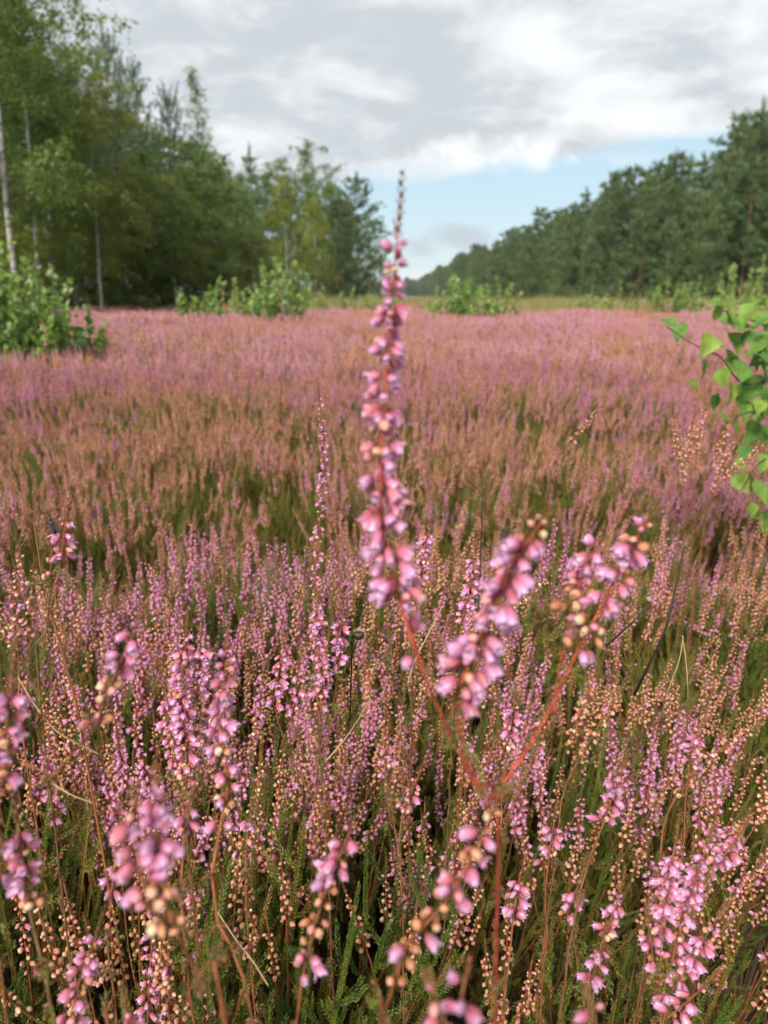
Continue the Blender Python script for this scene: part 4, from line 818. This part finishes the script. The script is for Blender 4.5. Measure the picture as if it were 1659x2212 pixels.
    # tall tan sprays standing up against the shrubs
    for i, (lb, sp, st) in enumerate([
        ('tan spike reaching the horizon before the left shrubs', [[(474, 612, 1.25), (484, 650, 1.25), (500, 720, 1.25)]], [[(500, 720, 1.25), (510, 800, 1.26), (515, 880, 1.27)]]),
        ('tan spike standing before the leafy bush at far left', [[(86, 672, 1.3), (92, 700, 1.3), (100, 750, 1.3)]], [[(100, 750, 1.3), (105, 820, 1.31), (108, 900, 1.32)]]),
        ('thin tan spike leaning left before the white birch trunk', [[(272, 664, 1.35), (288, 700, 1.35), (312, 750, 1.35)]], [[(312, 750, 1.35), (325, 820, 1.36), (330, 900, 1.37)]]),
        ('pinkish spike just below the largest left shrub', [[(606, 622, 1.9), (609, 650, 1.9), (612, 690, 1.9)]], [[(612, 690, 1.9), (614, 740, 1.9), (616, 800, 1.9)]]),
        ('tan spike leaning right before the far heather at right', [[(1312, 858, .85), (1285, 895, .85), (1235, 950, .85)]], [[(1235, 950, .85), (1200, 1000, .86), (1180, 1080, .88)]]),
        ('upright tan head beside the birch leaves at right', [[(1524, 862, .90), (1516, 910, .90), (1505, 980, .90)], [(1500, 890, .91), (1492, 940, .91), (1488, 1000, .91)]], [[(1505, 980, .90), (1500, 1060, .91), (1495, 1160, .93)]]),
        ('curved tan spray under the birch leaves at right', [[(1600, 940, .85), (1570, 985, .85), (1540, 1060, .85)], [(1585, 890, .86), (1560, 950, .86), (1545, 1010, .86)]], [[(1540, 1060, .85), (1520, 1140, .86), (1510, 1230, .88)]]),
        ('tan spray pointing right at the right edge', [[(1662, 950, .80), (1620, 985, .80), (1565, 1030, .80)]], [[(1565, 1030, .80), (1530, 1090, .81), (1515, 1180, .83)]]),
        ('dark-tipped tan spray left of the birch leaves', [[(1452, 850, .88), (1456, 910, .88), (1462, 990, .88), dict(tip=.03)], [(1475, 930, .88), (1478, 980, .88), (1475, 1040, .88)]], [[(1462, 990, .88), (1470, 1060, .89), (1480, 1150, .9)]]),
        ('long arching tan spray right of the straight sharp spike', [[(1145, 1285, .5), (1180, 1255, .5), (1090, 1330, .5), (1040, 1420, .5)]], [[(1040, 1420, .5), (1010, 1500, .505), (1000, 1600, .51)]]),
        ('tan spray leaning right at mid right', [[(1345, 1480, .45), (1310, 1540, .45), (1250, 1640, .45)], [(1290, 1440, .46), (1265, 1510, .46), (1230, 1600, .46)]], [[(1250, 1640, .45), (1215, 1720, .455), (1200, 1840, .46)]]),
        ('tan spray reaching the right edge at mid height', [[(1650, 1560, .45), (1600, 1590, .45), (1520, 1650, .45), (1460, 1720, .45)]], [[(1460, 1720, .45), (1430, 1790, .455), (1420, 1900, .46)]]),
        ('dense cream flower column at far left', [[(45, 1170, .48), (40, 1260, .48), (38, 1370, .48)], [(75, 1200, .49), (70, 1290, .49), (66, 1380, .49)]], [[(38, 1370, .48), (42, 1470, .49), (50, 1600, .5)], [(66, 1380, .49), (58, 1470, .49), (50, 1560, .5)]])]):
        hero(lb, sp, st, pink=dryp if 'pinkish' not in lb else (lambda u: .8), spacing=0.00129 if i > 3 else .0022, rad=.0006, short=[None, 'the tan far-left spike', None, None, 'the right-leaning tan spike', 'the upright tan head', 'the curved tan spray', None, 'the dark-tipped tan spray', 'the arching tan spray', 'the leaning tan spray', 'the tan right-edge spray', 'the cream column'][i], tip=.008)
build_heroes()

# ------------------------------------------------------------------ heather: nearest sprays, one object each
def pinkness(x, y):
    """how much of the heather at a place is in bloom"""
    x = np.asarray(x, float); y = np.asarray(y, float)
    y0 = y; y = y + .45 * np.clip(y - .9, 0, 1) * fnoise(x * 1.5 + 1, y * .7, 8.)
    v = .45 + .28 * fnoise(x * 3.1, y * 2.3, 4.)
    v = v - .40 * np.exp(-((x - .30) / .26) ** 2 - ((y - .72) / .36) ** 2)
    v = v + .38 * np.exp(-((x + .20) / .22) ** 2 - ((y - .88) / .22) ** 2)
    v = v - .46 * np.exp(-((y - 1.9) / .75) ** 2) * np.clip(1 - np.maximum(0, x / y - .2) * 5, 0, 1)
    v = v + .20 * np.exp(-((x + 1.0) / .35) ** 2 - ((y - 1.8) / .8) ** 2)
    far = np.clip((y - 2.8) / 2, 0, 1)
    v = v - .10 * np.exp(-((y - 3.2) / .6) ** 2) + far * (.34 - .45 * np.exp(-((x / y - .02) / .14) ** 2 - ((y - 4.5) / 3.0) ** 2))
    v = v + .26 * fnoise(x * 1.1 + 2, y * .8, 7.) * np.clip((y - 1.2) / 1.0, 0, 1) + .55 * fnoise(x * .6, y * .35, 3.) * np.clip((y - 3) / 4, 0, 1)
    return v
def pick_kind(p, u):
    if u < p * .62: return 'pink'
    if u < p * .62 + .24: return 'mixed' if u * 7 % 1 < p + .2 else 'pale'
    return 'dry'
def sector(rng, n, r0, r1, margin=1.12):
    """points in the wedge of ground that the camera sees"""
    y = np.sqrt(rng.uniform(r0 ** 2, r1 ** 2, n)); return y * rng.uniform(-.5, .5, n) * margin, y
def build_near():
    rng = np.random.default_rng(42); pts = []; NMAX = 256; RMAX = 1.14
    tries = 0
    while len(pts) < NMAX and tries < 60000:
        tries += 1
        x, y = sector(rng, 1, .24, RMAX, 1.02); x, y = float(x[0]), float(y[0])
        gap = .030 + .014 * float(fnoise(x * 6, y * 6, 9.)) + .008 * y
        if y < .42: gap += .006
        if all((x - a) ** 2 + (y - b) ** 2 > gap * gap for a, b in pts): pts.append((x, y))
    names = {'pink': 'full pink heather spray', 'mixed': 'pink-topped heather spray', 'pale': 'half-faded heather spray', 'dry': 'faded tan heather spray'}; made = {}
    for x, y in pts:
        k = pick_kind(float(pinkness(x, y)), rng.uniform()); si = int(rng.choice(BY_KIND[k])); sp = SPRAYS[si]
        H = float(canopy(x, y)) * rng.uniform(.88, 1.03)
        lim = CAMZ - .20 - .06 * min(1, y / .5); H = min(H, lim)
        s = H / .44; e = link('heather_spray', None); e.location = (x, y, 0); sc = rng.uniform(.92, 1.08)
        e.rotation_euler = lean(x, y, rng); e.scale = (sc, sc, s)
        px, py = proj((x, y, H - .03))
        best = sorted(LANDMARKS, key=lambda L: (L[1][0] - px) ** 2 + (L[1][1] - py) ** 2)[0]; dx, dy = px - best[1][0], py - best[1][1]; dd = math.hypot(dx, dy)
        ver = 'above' if dy < -.38 * dd else ('below' if dy > .38 * dd else ''); hor = 'left' if dx < -.38 * dd else ('right' if dx > .38 * dd else '')
        rel = (f'{ver} and {hor} of' if ver and hor else (ver or f'{hor} of')); near = 'close' if dd < 80 else ('just' if dd < 150 else ('some way' if dd < 240 else 'far'))
        tag(e, 'x', 'heather', 'heather sprays of the near thicket'); made.setdefault((names[k], f'{near} {rel} {best[0]}'), []).append((y, e))
        link('stem', sp['stem'], e); link('foliage', sp['fol'], e)
        if y < .62: place_pieces(e, sp['pcs'])
        else: link('flowers', sp['blossom'], e)['kind'] = 'stuff'
    words = {1: [''], 2: ['nearer', 'farther'], 3: ['nearest', 'middle', 'farthest'], 4: ['nearest', 'second nearest', 'third nearest', 'farthest']}
    for (a, b), lst in made.items():
        lst.sort(key=lambda t: t[0]); w = words.get(len(lst)) or ['nearest', 'second nearest', 'third nearest', 'fourth nearest', 'fifth nearest', 'sixth nearest', 'seventh nearest', 'eighth nearest', 'ninth nearest']
        for i, (_, e) in enumerate(lst): e['label'] = ' '.join((f'{w[min(i, len(w) - 1)]} {a} {b}'.strip().replace('some way ', 'well ').replace(' and left of', '-left of').replace(' and right of', '-right of')).split())
build_near()

# ------------------------------------------------------------------ heather: the countless rest
def green_bush(seed, top=.36, n=34, dead=0.):
    """upright leafy growth without flowers"""
    rng = np.random.default_rng(seed); b = MB(['heather_leaf', 'woody', 'heather_stem'])
    for k in range(7):
        a = rng.uniform(0, 6.28); r = rng.uniform(.004, .035); h = top * rng.uniform(.78, 1.02)
        pts = [(0, 0, 0), (math.cos(a) * r * .4, math.sin(a) * r * .4, h * .45), (math.cos(a) * r, math.sin(a) * r, h)]
        c, L = resample(pts, 24); b.tube(c[::4], np.linspace(.0014, .0004, 6), 4, 'woody' if k % 3 else 'heather_stem', rng.uniform())
        scale_shoot(b, c[15:], 'heather_leaf', rng, .0034, .0012, np.clip(rng.uniform(.2, .8) + dead, 0, 1))
        for _ in range(n // 3):
            i = rng.integers(8, 23); t = np.array([0, 0, 1.]); o = rng.normal(size=3); o[2] = 0; o /= np.linalg.norm(o); l = rng.uniform(.008, .024); p = c[i]
            scale_shoot(b, [p, p + o * l * .45 + t * l * .45, p + o * l * .70 + t * l], 'heather_leaf', rng, .0033, .0013, np.clip(rng.uniform(-.1, .5) + .4 * (i - 9) / 14 + dead, 0, 1))
    return b.mesh('heather_greenery', smooth=False)
def patch(seed, size, n, kinds, dot, lod, bare=0.):
    """a low-detail cushion of far heather sprays"""
    rng = np.random.default_rng(seed); b = MB(['far_bloom', 'far_dry', 'heather_leaf', 'heather_stem'])
    oct_ = MB(['far_bloom']); oct_.add([(1, 0, 0), (0, 1, 0), (-1, 0, 0), (0, -1, 0), (0, 0, 1.3), (0, 0, -1.3)], [(0, 1, 4), (1, 2, 4), (2, 3, 4), (3, 0, 4), (1, 0, 5), (2, 1, 5), (3, 2, 5), (0, 3, 5)], None, 0); od = oct_.data()
    for _ in range(n):
        x, y = rng.uniform(-size / 2, size / 2, 2); h = .44 * rng.uniform(.80, 1.05); ln = rng.uniform(.06, .12); lean = rng.normal(0, .035, 2)
        dry = rng.uniform() > kinds; od['mats'] = ['far_dry' if dry else 'far_bloom']
        for br in range(lod if rng.uniform() > bare else 0):
            ox, oy = (0, 0) if br == 0 else rng.normal(0, .018, 2); hh = h if br == 0 else h * rng.uniform(.86, .98)
            m = int(ln / dot / .75); q = np.linspace(0, 1, m); az = q * 30 + rng.uniform(0, 6)
            p = np.stack([x + ox + lean[0] * (1 - q * .3) + np.cos(az) * .0028, y + oy + lean[1] * (1 - q * .3) + np.sin(az) * .0028, hh - q * ln], 1)
            b.bake(od, mats_from(p, np.tile([0, 0, 1.], (m, 1)), rng.uniform(0, 6, m), dot * .55 * rng.uniform(.7, 1.2, m) * (.5 + .5 * np.minimum(1, q * 5))), rng.uniform(0, 1, m) * .5 + rng.uniform(0, .5))
            b.tube([(x + ox, y + oy, hh - ln), (x, y, max(.1, h - .26))], .0009, 3, 'heather_stem', rng.uniform(), cap=False)
        m = 26; p = np.stack([rng.normal(x, .025, m), rng.normal(y, .025, m), h - ln - rng.uniform(-.03, .24, m)], 1); leaf_cards(b, p, .022, rng, 'heather_leaf', -.9, None, .28)
    return b.mesh('heather_cushion', smooth=False)
def beside(rng, n, y0, y1, reach=1.1):
    """ground to the left and right of the view"""
    y = np.sqrt(rng.uniform(y0 ** 2, y1 ** 2, n)); y[: n // 3] = rng.uniform(y0, (y0 + y1) * .4, n // 3); x = np.where(rng.uniform(0, 1, n) < .5, -1, 1) * (.57 * y + .09 + reach * rng.uniform(0, 1, n)); return x, y
def build_mass():
    rng = np.random.default_rng(7); rot = lambda n, t=.12: np.stack([rng.normal(0, t, n), rng.normal(0, t, n), rng.uniform(0, 6.28, n)], 1)
    # leafy growth under and between the sprays
    G = [green_bush(300 + i, .36, dead=(0, 0, .12, .3, 0)[i]) for i in range(5)]
    n = 5600; x, y = sector(rng, n, .16, 2.9, 1.22); x = np.where(y < .55, x * 1.35, x); bx_, by_ = beside(rng, 4200, .1, 2.9); x = np.concatenate([x, bx_]); y = np.concatenate([y, by_]); n = len(x); h = canopy(x, y) - .035 - .085 * rng.uniform(0, 1, n) ** 1.3
    keep = fnoise(x * 7, y * 7, 6.) > -.12
    for gx, gy, gr in ((1610, 2060, .042), (1560, 2150, .03), (555, 1490, .032), (330, 1560, .022), (90, 1960, .025), (250, 1930, .022), (30, 2120, .03), (880, 1480, .02), (500, 1110, .05), (380, 1180, .05), (690, 1080, .05), (1500, 1010, .07), (940, 1090, .04), (1380, 1700, .02), (1640, 1800, .03), (1580, 1100, .06), (160, 1700, .018), (610, 1640, .02), (1420, 2190, .02)):
        d = P(gx, gy, 1.0) - Vector((0, 0, CAMZ)); t = (CAMZ - .37) / -d.z; keep &= (x - d.x * t) ** 2 + ((y - d.y * t) * .7) ** 2 > (gr * 1.35) ** 2
    x, y, h = x[keep], y[keep], h[keep]
    scatter('heather_greenery', G, np.stack([x, y, 0 * x], 1), np.array([tuple(lean(a, c, rng, .13)) for a, c in zip(x, y)]), h / .36, rng.integers(0, 5, len(x)), 'dense green scale-leaved heather growth filling the thicket', 'heather')
    # flowering sprays from just beyond the single ones out to 4 m
    J = [joined(s) for s in SPRAYS]
    n = 7600; y = np.sqrt(rng.uniform(.46 ** 2, 4.2 ** 2, n)); x = y * rng.uniform(-.5, .5, n) * 1.12; y[:120] = rng.uniform(.5, .8, 120); x[:120] = y[:120] * rng.uniform(-.52, .1, 120); bx_, by_ = beside(rng, 3000, .4, 4.2); x = np.concatenate([x, bx_]); y = np.concatenate([y, by_]); n = len(x)
    near = np.where(fnoise(x * 6 + 1, y * 5, 2.) > .08, .62, .10) * np.where((x > .08) & (y < .95), .7, 1.)
    near = np.where((y > 1.08 + .2 * x) & (y < 1.34 + .2 * x), .22, near)
    mid = np.where(fnoise(x * 3.4, y * 2.6, 1.3) + rng.normal(0, .12, n) > -.22, 1., .12)
    keep = rng.uniform(0, 1, n) < np.where(y > 1.3 + .2 * x, mid, near); x, y = x[keep], y[keep]; n = len(x)
    pk = pinkness(x, y); idx = np.array([rng.choice(BY_KIND[pick_kind(p, rng.uniform())]) for p in pk]); s = canopy(x, y) * rng.uniform(.86, 1.03, n) / .44
    # low-detail cushions further out
    C = [patch(400 + i, .26, 16, k, .0062, 3) for i, k in enumerate((.9, .7, .35, .1))] + [patch(420 + i, .8, 60, k, .012, 2) for i, k in enumerate((.92, .75, .5, .25))] + [patch(440, .30, 16, .12, .0062, 3, .45), patch(441, .8, 60, .15, .012, 2, .45)]
    P_, R_, S_, I_ = [np.stack([x, y, 0 * x], 1)], [np.array([tuple(lean(a, c, rng, .14)) for a, c in zip(x, y)])], [s], [idx]
    n2 = 3300; y2 = np.sqrt(rng.uniform(3.6 ** 2, 9.5 ** 2, n2)); x2 = y2 * rng.uniform(-.5, .5, n2) * 1.15; x2[2600:] = np.sign(x2[2600:]) * (.56 * y2[2600:] + rng.uniform(0, 1.3, 700))
    def lvl(x, y): return np.clip(3.4 - pinkness(x, y) * 4.4 + rng.normal(0, .6, len(x)), 0, 3).astype(int)
    P_.append(np.stack([x2, y2, 0 * x2], 1)); R_.append(rot(n2, .03)); S_.append(canopy(x2, y2) / .44 * rng.uniform(.86, 1.08, n2)); I_.append(np.where(fnoise(x2 * 1.5 + 4, y2 * .9, 5.) + rng.normal(0, .25, n2) < -.30, 20, 12 + lvl(x2, y2)))
    n3 = 4200; y3 = np.sqrt(rng.uniform(8.5 ** 2, 60 ** 2, n3)); x3 = y3 * rng.uniform(-.5, .5, n3) * 1.1
    k3 = (x3 > -7.5 + .03 * y3) & (x3 < 25.5) & ((y3 < 26) | (fnoise(x3 * .25, y3 * .18, .4) < .25)); x3, y3 = x3[k3], y3[k3]; n3 = len(x3)
    P_.append(np.stack([x3, y3, 0 * x3], 1)); R_.append(rot(n3, .015)); S_.append(canopy(x3, y3) / .44 * rng.uniform(.82, 1.10, n3)); I_.append(np.where(fnoise(x3 * .5 + 4, y3 * .35, 5.) + rng.normal(0, .25, n3) < -.22, 21, 16 + lvl(x3, y3)))
    n4 = 900; y4 = np.sqrt(rng.uniform(8.0 ** 2, 16 ** 2, n4)); x4 = y4 * rng.uniform(-.5, .5, n4) * 1.1
    P_.append(np.stack([x4, y4, 0 * x4], 1)); R_.append(rot(n4, .015)); S_.append(canopy(x4, y4) / .44 * rng.uniform(.82, 1.10, n4)); I_.append(np.where(fnoise(x4 * .5 + 4, y4 * .35, 5.) + rng.normal(0, .25, n4) < -.22, 21, 16 + lvl(x4, y4)))
    scatter('heather_field', J + C, np.concatenate(P_), np.concatenate(R_), np.concatenate(S_), np.concatenate(I_), 'pink and rusty heather covering the clearing to the far shrubs', 'heather')
build_mass()

# ------------------------------------------------------------------ birch branch at the right edge
def build_branch():
    rng = np.random.default_rng(12); e = link('birch_sapling', None); base = Vector((.78, 1.42, 0)); e.location = base
    tag(e, 'birch sapling with large bright leaves hanging in from the right edge', 'birch')
    mb = MB(['limb_bark']); W = lambda *q: np.array(P(*q) - base)
    for ln, r0, r1 in (([(0, 0, 0), (.02, -.02, .3), W(1690, 960, 1.33), W(1700, 800, 1.3), W(1690, 690, 1.3)], .005, .0016),
                       ([W(1700, 800, 1.3), W(1610, 830, 1.26), W(1555, 770, 1.24), W(1500, 745, 1.22), W(1440, 705, 1.22)], .0018, .0008), ([W(1695, 720, 1.3), W(1620, 690, 1.27), W(1560, 670, 1.25)], .0015, .0008),
                       ([W(1690, 900, 1.33), W(1620, 890, 1.28), W(1560, 920, 1.25)], .0015, .0008), ([W(1695, 980, 1.33), W(1640, 1000, 1.30), W(1600, 1060, 1.28)], .0015, .0008)):
        c, _ = resample([tuple(q) for q in ln], 22); mb.tube(c, np.linspace(r0, r1, 22), 5, 'limb_bark')
    link('stem', mb.mesh('stem'), e)
    LM = [leaf_template(.046, .036, 5, .28, .18).mesh('leaf'), leaf_template(.050, .038, 6, .15, -.12).mesh('leaf'), leaf_template(.042, .036, 5, .5, .3).mesh('leaf')]
    spots = [(1445, 695, 1.22, -70, .75), (1470, 715, 1.22, 190, .85), (1530, 745, 1.22, 200, 1.3), (1520, 800, 1.22, 195, 1.15), (1500, 835, 1.23, 100, .95), (1548, 672, 1.25, 10, .75), (1575, 668, 1.25, 160, .8), (1590, 700, 1.26, 80, .95), (1610, 668, 1.27, 120, .9),
             (1590, 740, 1.26, 150, 1.1), (1622, 728, 1.27, 60, 1.05), (1650, 690, 1.28, 200, 1.1), (1655, 740, 1.29, 170, 1.2), (1560, 815, 1.24, 170, 1.1), (1600, 800, 1.26, 190, 1.15), (1580, 850, 1.25, 150, 1.15), (1625, 835, 1.27, 210, 1.2), (1655, 800, 1.28, 160, 1.2),
             (1545, 860, 1.25, 120, .85), (1605, 880, 1.27, 170, 1.15), (1645, 875, 1.28, 190, 1.2), (1590, 925, 1.26, 150, 1.0), (1625, 930, 1.28, 200, 1.15), (1655, 940, 1.29, 170, 1.15), (1610, 975, 1.28, 160, 1.0), (1650, 1000, 1.3, 190, 1.1), (1600, 1040, 1.28, 150, .9), (1640, 1060, 1.3, 180, 1.1),
             (1660, 860, 1.3, 140, 1.2), (1665, 770, 1.3, 220, 1.2), (1635, 780, 1.29, 175, 1.1), (1575, 770, 1.27, 140, .9), (1640, 655, 1.3, 60, .9), (1670, 660, 1.3, 120, 1.0), (1625, 1100, 1.3, 170, .95), (1655, 1120, 1.31, 190, 1.0), (1690, 1040, 1.32, 170, 1.1), (1690, 900, 1.32, 170, 1.1), (1568, 905, 1.25, 110, .8)]
    cr = cam.rotation_euler.to_matrix(); spots += [(px + rng.normal(0, 22), py + rng.normal(0, 22), r + .03, ang + rng.normal(0, 40), s * .85) for px, py, r, ang, s in spots if px > 1540 and rng.uniform() < .6]
    spots += [(rng.uniform(1555, 1670), rng.uniform(648, 900), rng.uniform(1.24, 1.33), rng.uniform(100, 240), rng.uniform(.7, 1.05)) for _ in range(14)]
    for px, py, r, ang, s in spots:
        a = R(ang) + rng.normal(0, .25); z = Vector((math.sin(a), math.cos(a), rng.normal(0, .35))).normalized(); nrm = Vector((rng.normal(0, .45), .55 + rng.normal(0, .4), .75)).normalized()
        z = cr @ z; y = -(cr @ nrm); y = (y - z * y.dot(z)).normalized(); x = y.cross(z)
        M = Matrix((x, y, z)).transposed().to_4x4(); ss = s * rng.uniform(.55, .92); M = Matrix.Translation(P(px, py, r + rng.normal(0, .02)) - base) @ M @ Matrix.Diagonal((ss, ss, ss, 1)) @ Matrix.Translation((0, 0, -.02))
        link('leaf', LM[rng.integers(0, 3)], e, M)
build_branch()

# ------------------------------------------------------------------ stalks, twigs and insects
def stalk(name, label, pts, r0, r1, mat, cat, group=None, ground=True):
    w = [P(*q) for q in pts]
    if ground: w.append(Vector((w[-1].x + .01, w[-1].y + .03, .02)))
    c, _ = resample(w, 30); b = MB([mat]); o = np.array(w[-1]); b.tube(c - o, np.linspace(r0, r1, 30), 6, mat); e = link(name, b.mesh(name)); e.location = w[-1]; tag(e, label, cat, group); return e
def insect(name, label, px, py, r, size, rz):
    e = link(name, None); e.location = P(px, py, r); e.rotation_euler = (R(70), 0, rz); e.scale = (size,) * 3; tag(e, label, 'insect')
    def blob(cy_, rx, ry, rz_):
        th = np.arange(8) / 8 * 6.283; ph = np.linspace(0, math.pi, 7)[1:-1]; b = MB(['insect'])
        V = [(0, cy_ - ry, 0)] + [(rx * math.sin(p) * math.cos(t), cy_ - ry * math.cos(p), rz_ * math.sin(p) * math.sin(t)) for p in ph for t in th] + [(0, cy_ + ry, 0)]
        n = len(V); T = [(0, 1 + (i + 1) % 8, 1 + i) for i in range(8)] + [(n - 1, n - 9 + i, n - 9 + (i + 1) % 8) for i in range(8)]
        b.add(V, T, [(1 + q * 8 + i, 1 + q * 8 + (i + 1) % 8, 9 + q * 8 + (i + 1) % 8, 9 + q * 8 + i) for q in range(4) for i in range(8)]); return b
    link('abdomen', blob(-.45, .22, .38, .2).mesh('abdomen'), e); link('thorax', blob(.08, .20, .24, .2).mesh('thorax'), e); link('head', blob(.40, .15, .13, .14).mesh('head'), e)
    for sx in (-1, 1):
        b = MB(['insect_wing']); b.add([(sx * .05, .12, .18), (sx * .30, -.1, .24), (sx * .42, -.55, .22), (sx * .22, -.85, .2), (sx * .05, -.5, .2)], [(0, 1, 4), (1, 2, 4), (2, 3, 4)]); link('wing', b.mesh('wing'), e)
        for k in (-1, 0, 1):
            b = MB(['insect']); b.tube([(sx * .12, .08 + k * .1, -.08), (sx * .42, .08 + k * .3, .02), (sx * .55, .08 + k * .42, -.32)], .025, 4); link('leg', b.mesh('leg'), e)
def build_small():
    stalk('dry_stalk', 'long curved orange stalk, dark at its top, at far left', [(74, 1130, .40), (92, 1250, .40), (120, 1360, .40), (155, 1480, .402), (178, 1580, .41), (196, 1695, .44)], .00045, .0009, 'orange_stalk', 'stalk')
    G = 'dry grass blades among the heather'
    stalk('grass_blade', 'pale dry grass blade crossing the long orange stalk', [(38, 1462, .385), (80, 1530, .385), (130, 1585, .39), (215, 1630, .40)], .00025, .00045, 'straw', 'grass', G, False)
    stalk('grass_blade', 'left of two orange straws leaning together at right', [(1476, 1375, .46), (1466, 1430, .465), (1440, 1500, .48), (1425, 1560, .52)], .00025, .00045, 'straw', 'grass', G, False)
    stalk('grass_blade', 'right of two orange straws leaning together at right', [(1474, 1372, .462), (1482, 1430, .466), (1486, 1500, .48), (1484, 1580, .53)], .00025, .00045, 'straw', 'grass', G, False)
    stalk('grass_blade', 'pale thin blade lying across the dark gap at lower left', [(470, 1970, .40), (510, 2030, .40), (545, 2075, .402), (580, 2130, .41)], .00025, .00045, 'straw', 'grass', G, False)
    stalk('grass_blade', 'thin straw rising right of the sharp central spray', [(955, 1310, .5), (925, 1370, .5), (895, 1430, .5), (880, 1480, .505)], .00025, .00045, 'straw', 'grass', G, False)
    stalk('grass_blade', 'thin pale straw behind the sharp central spray', [(800, 1510, .46), (750, 1590, .46), (690, 1660, .465)], .00025, .00045, 'straw', 'grass', G, False)
    stalk('grass_blade', 'short cream straw at left below the long orange stalk', [(110, 1690, .36), (150, 1715, .36), (200, 1735, .365)], .00025, .00045, 'straw', 'grass', G, False)
    stalk('dark_twig', 'bare dark twig slanting at right above the two orange straws', [(1478, 1180, .52), (1460, 1265, .52), (1440, 1350, .522), (1400, 1440, .54), (1370, 1500, .58)], .0005, .0011, 'dark_twig', 'twig', 'bare dark twigs', False)
    stalk('dark_twig', 'bare dark twig with side shoot below the right branch of the tallest spray', [(1400, 1310, .54), (1360, 1350, .54), (1310, 1395, .56)], .0004, .0008, 'dark_twig', 'twig', 'bare dark twigs', False)
    # dried umbel: a stalk with rays
    w = P(1042, 1105, .75); top = P(1042, 1072, .75); b = MB(['dark_twig']); g = Vector((w.x, w.y + .02, .05)); c, _ = resample([top, w, g], 14); o = np.array(g); b.tube(c - o, np.linspace(.0006, .0011, 14), 5)
    e = link('dried_umbel', None); e.location = g; tag(e, 'dried flower skeleton with thin rays above the straight sharp spike', 'twig'); link('stalk', b.mesh('stalk'), e)
    for k in range(9):
        a = k / 9 * 6.283; b = MB(['heather_stem']); d = Vector((math.cos(a), math.sin(a) * .8, .55)) * .028; c, _ = resample([top - g, top - g + d * .5 + Vector((0, 0, .003)), top - g + d], 6); b.tube(c, np.linspace(.00035, .0002, 6), 4); link('ray', b.mesh('ray'), e)
    # withered dark seed head
    e = link('seed_head', None); p = P(775, 1372, .43); e.location = p; tag(e, 'withered dark brown seed head right of the sharp central spray', 'seed head')
    rng = np.random.default_rng(2); th = np.arange(10) / 10 * 6.283; b = MB(['dark_twig']); prof = [(-.0026, .0006), (-.0018, .0022), (0, .0032), (.0012, .0030), (.0018, .0020), (.0014, .0004)]
    b.add([(r * math.cos(t) * (1 + .15 * math.sin(3 * t)), r * math.sin(t), z) for z, r in prof for t in th], None, [(q * 10 + i, q * 10 + (i + 1) % 10, q * 10 + 10 + (i + 1) % 10, q * 10 + 10 + i) for q in range(5) for i in range(10)]); link('cup', b.mesh('cup'), e)
    for k in range(14):
        a = k / 14 * 6.283; b = MB(['straw']); r = .0030; c, s = math.cos(a), math.sin(a); b.add([(r * c - .0006 * s, r * s + .0006 * c, .001), (r * c + .0006 * s, r * s - .0006 * c, .001), (r * 1.3 * c, r * 1.3 * s, .0030)], [(0, 1, 2)]); link('bract', b.mesh('bract'), e)
    b = MB(['dark_twig']); b.tube([(0, 0, -.002), (-.004, .002, -.012), (-.006, .012, -.06)], .0004, 5); link('stalk', b.mesh('stalk'), e)
    insect('small_fly', 'tiny black fly on the right flank of the tallest central spike', 858, 944, .44, .0042, R(20))
    insect('small_fly', 'blurred dark insect on the right branch of the tallest spray', 1096, 1152, .195, .0032, R(-60))
    insect('small_fly', 'blurred dark insect on the lilac spray at far left', 112, 1132, .33, .0050, R(50))
    # tall dry dock stalk in the right field
    D = 14.; x = GX(1356, D); e = link('dry_stalk', None); e.location = (x, D, 0); tag(e, 'tall dry brown seed stalk standing before the right-hand pines', 'stalk'); b = MB(['woody']); b.tube([(0, 0, 0), (.01, 0, .7), (.0, 0, 1.36)], [.010, .008, .005], 6); link('stalk', b.mesh('stalk'), e)
    b = MB(['woody']); rng = np.random.default_rng(9); n = 70; z = rng.uniform(1.02, 1.38, n); leaf_cards(b, np.stack([rng.normal(0, .010, n), rng.normal(0, .010, n), z], 1), .028, rng, 'woody', 0, None, .8); link('seeds', b.mesh('seeds', smooth=False), e)
build_small()
# ------------------------------------------------------------------ air
def build_haze():
    m = bpy.data.materials.new('haze_air'); m.use_nodes = True; nt = m.node_tree; nt.nodes.clear()
    v = nt.nodes.new('ShaderNodeVolumePrincipled'); v.inputs['Color'].default_value = (.88, .93, 1, 1); v.inputs['Density'].default_value = .00018; v.inputs['Anisotropy'].default_value = .2
    o = nt.nodes.new('ShaderNodeOutputMaterial'); nt.links.new(v.outputs[0], o.inputs['Volume'])
    x0, x1, y0, y1, z0, z1 = -2600, 2600, -20, 3600, -1.2, 21.
    me = bpy.data.meshes.new('haze'); me.from_pydata([(x, y, z) for z in (z0, z1) for x, y in ((x0, y0), (x1, y0), (x1, y1), (x0, y1))], [], [(3, 2, 1, 0), (4, 5, 6, 7), (0, 1, 5, 4), (1, 2, 6, 5), (2, 3, 7, 6), (3, 0, 4, 7)])
    me.materials.append(m); tag(link('haze', me), 'thin pale air over the whole clearing', 'haze', kind='stuff')
build_haze()
print('objects', len(bpy.data.objects), 'tris', sum(len(m.loop_triangles) or len(m.polygons) for m in bpy.data.meshes))
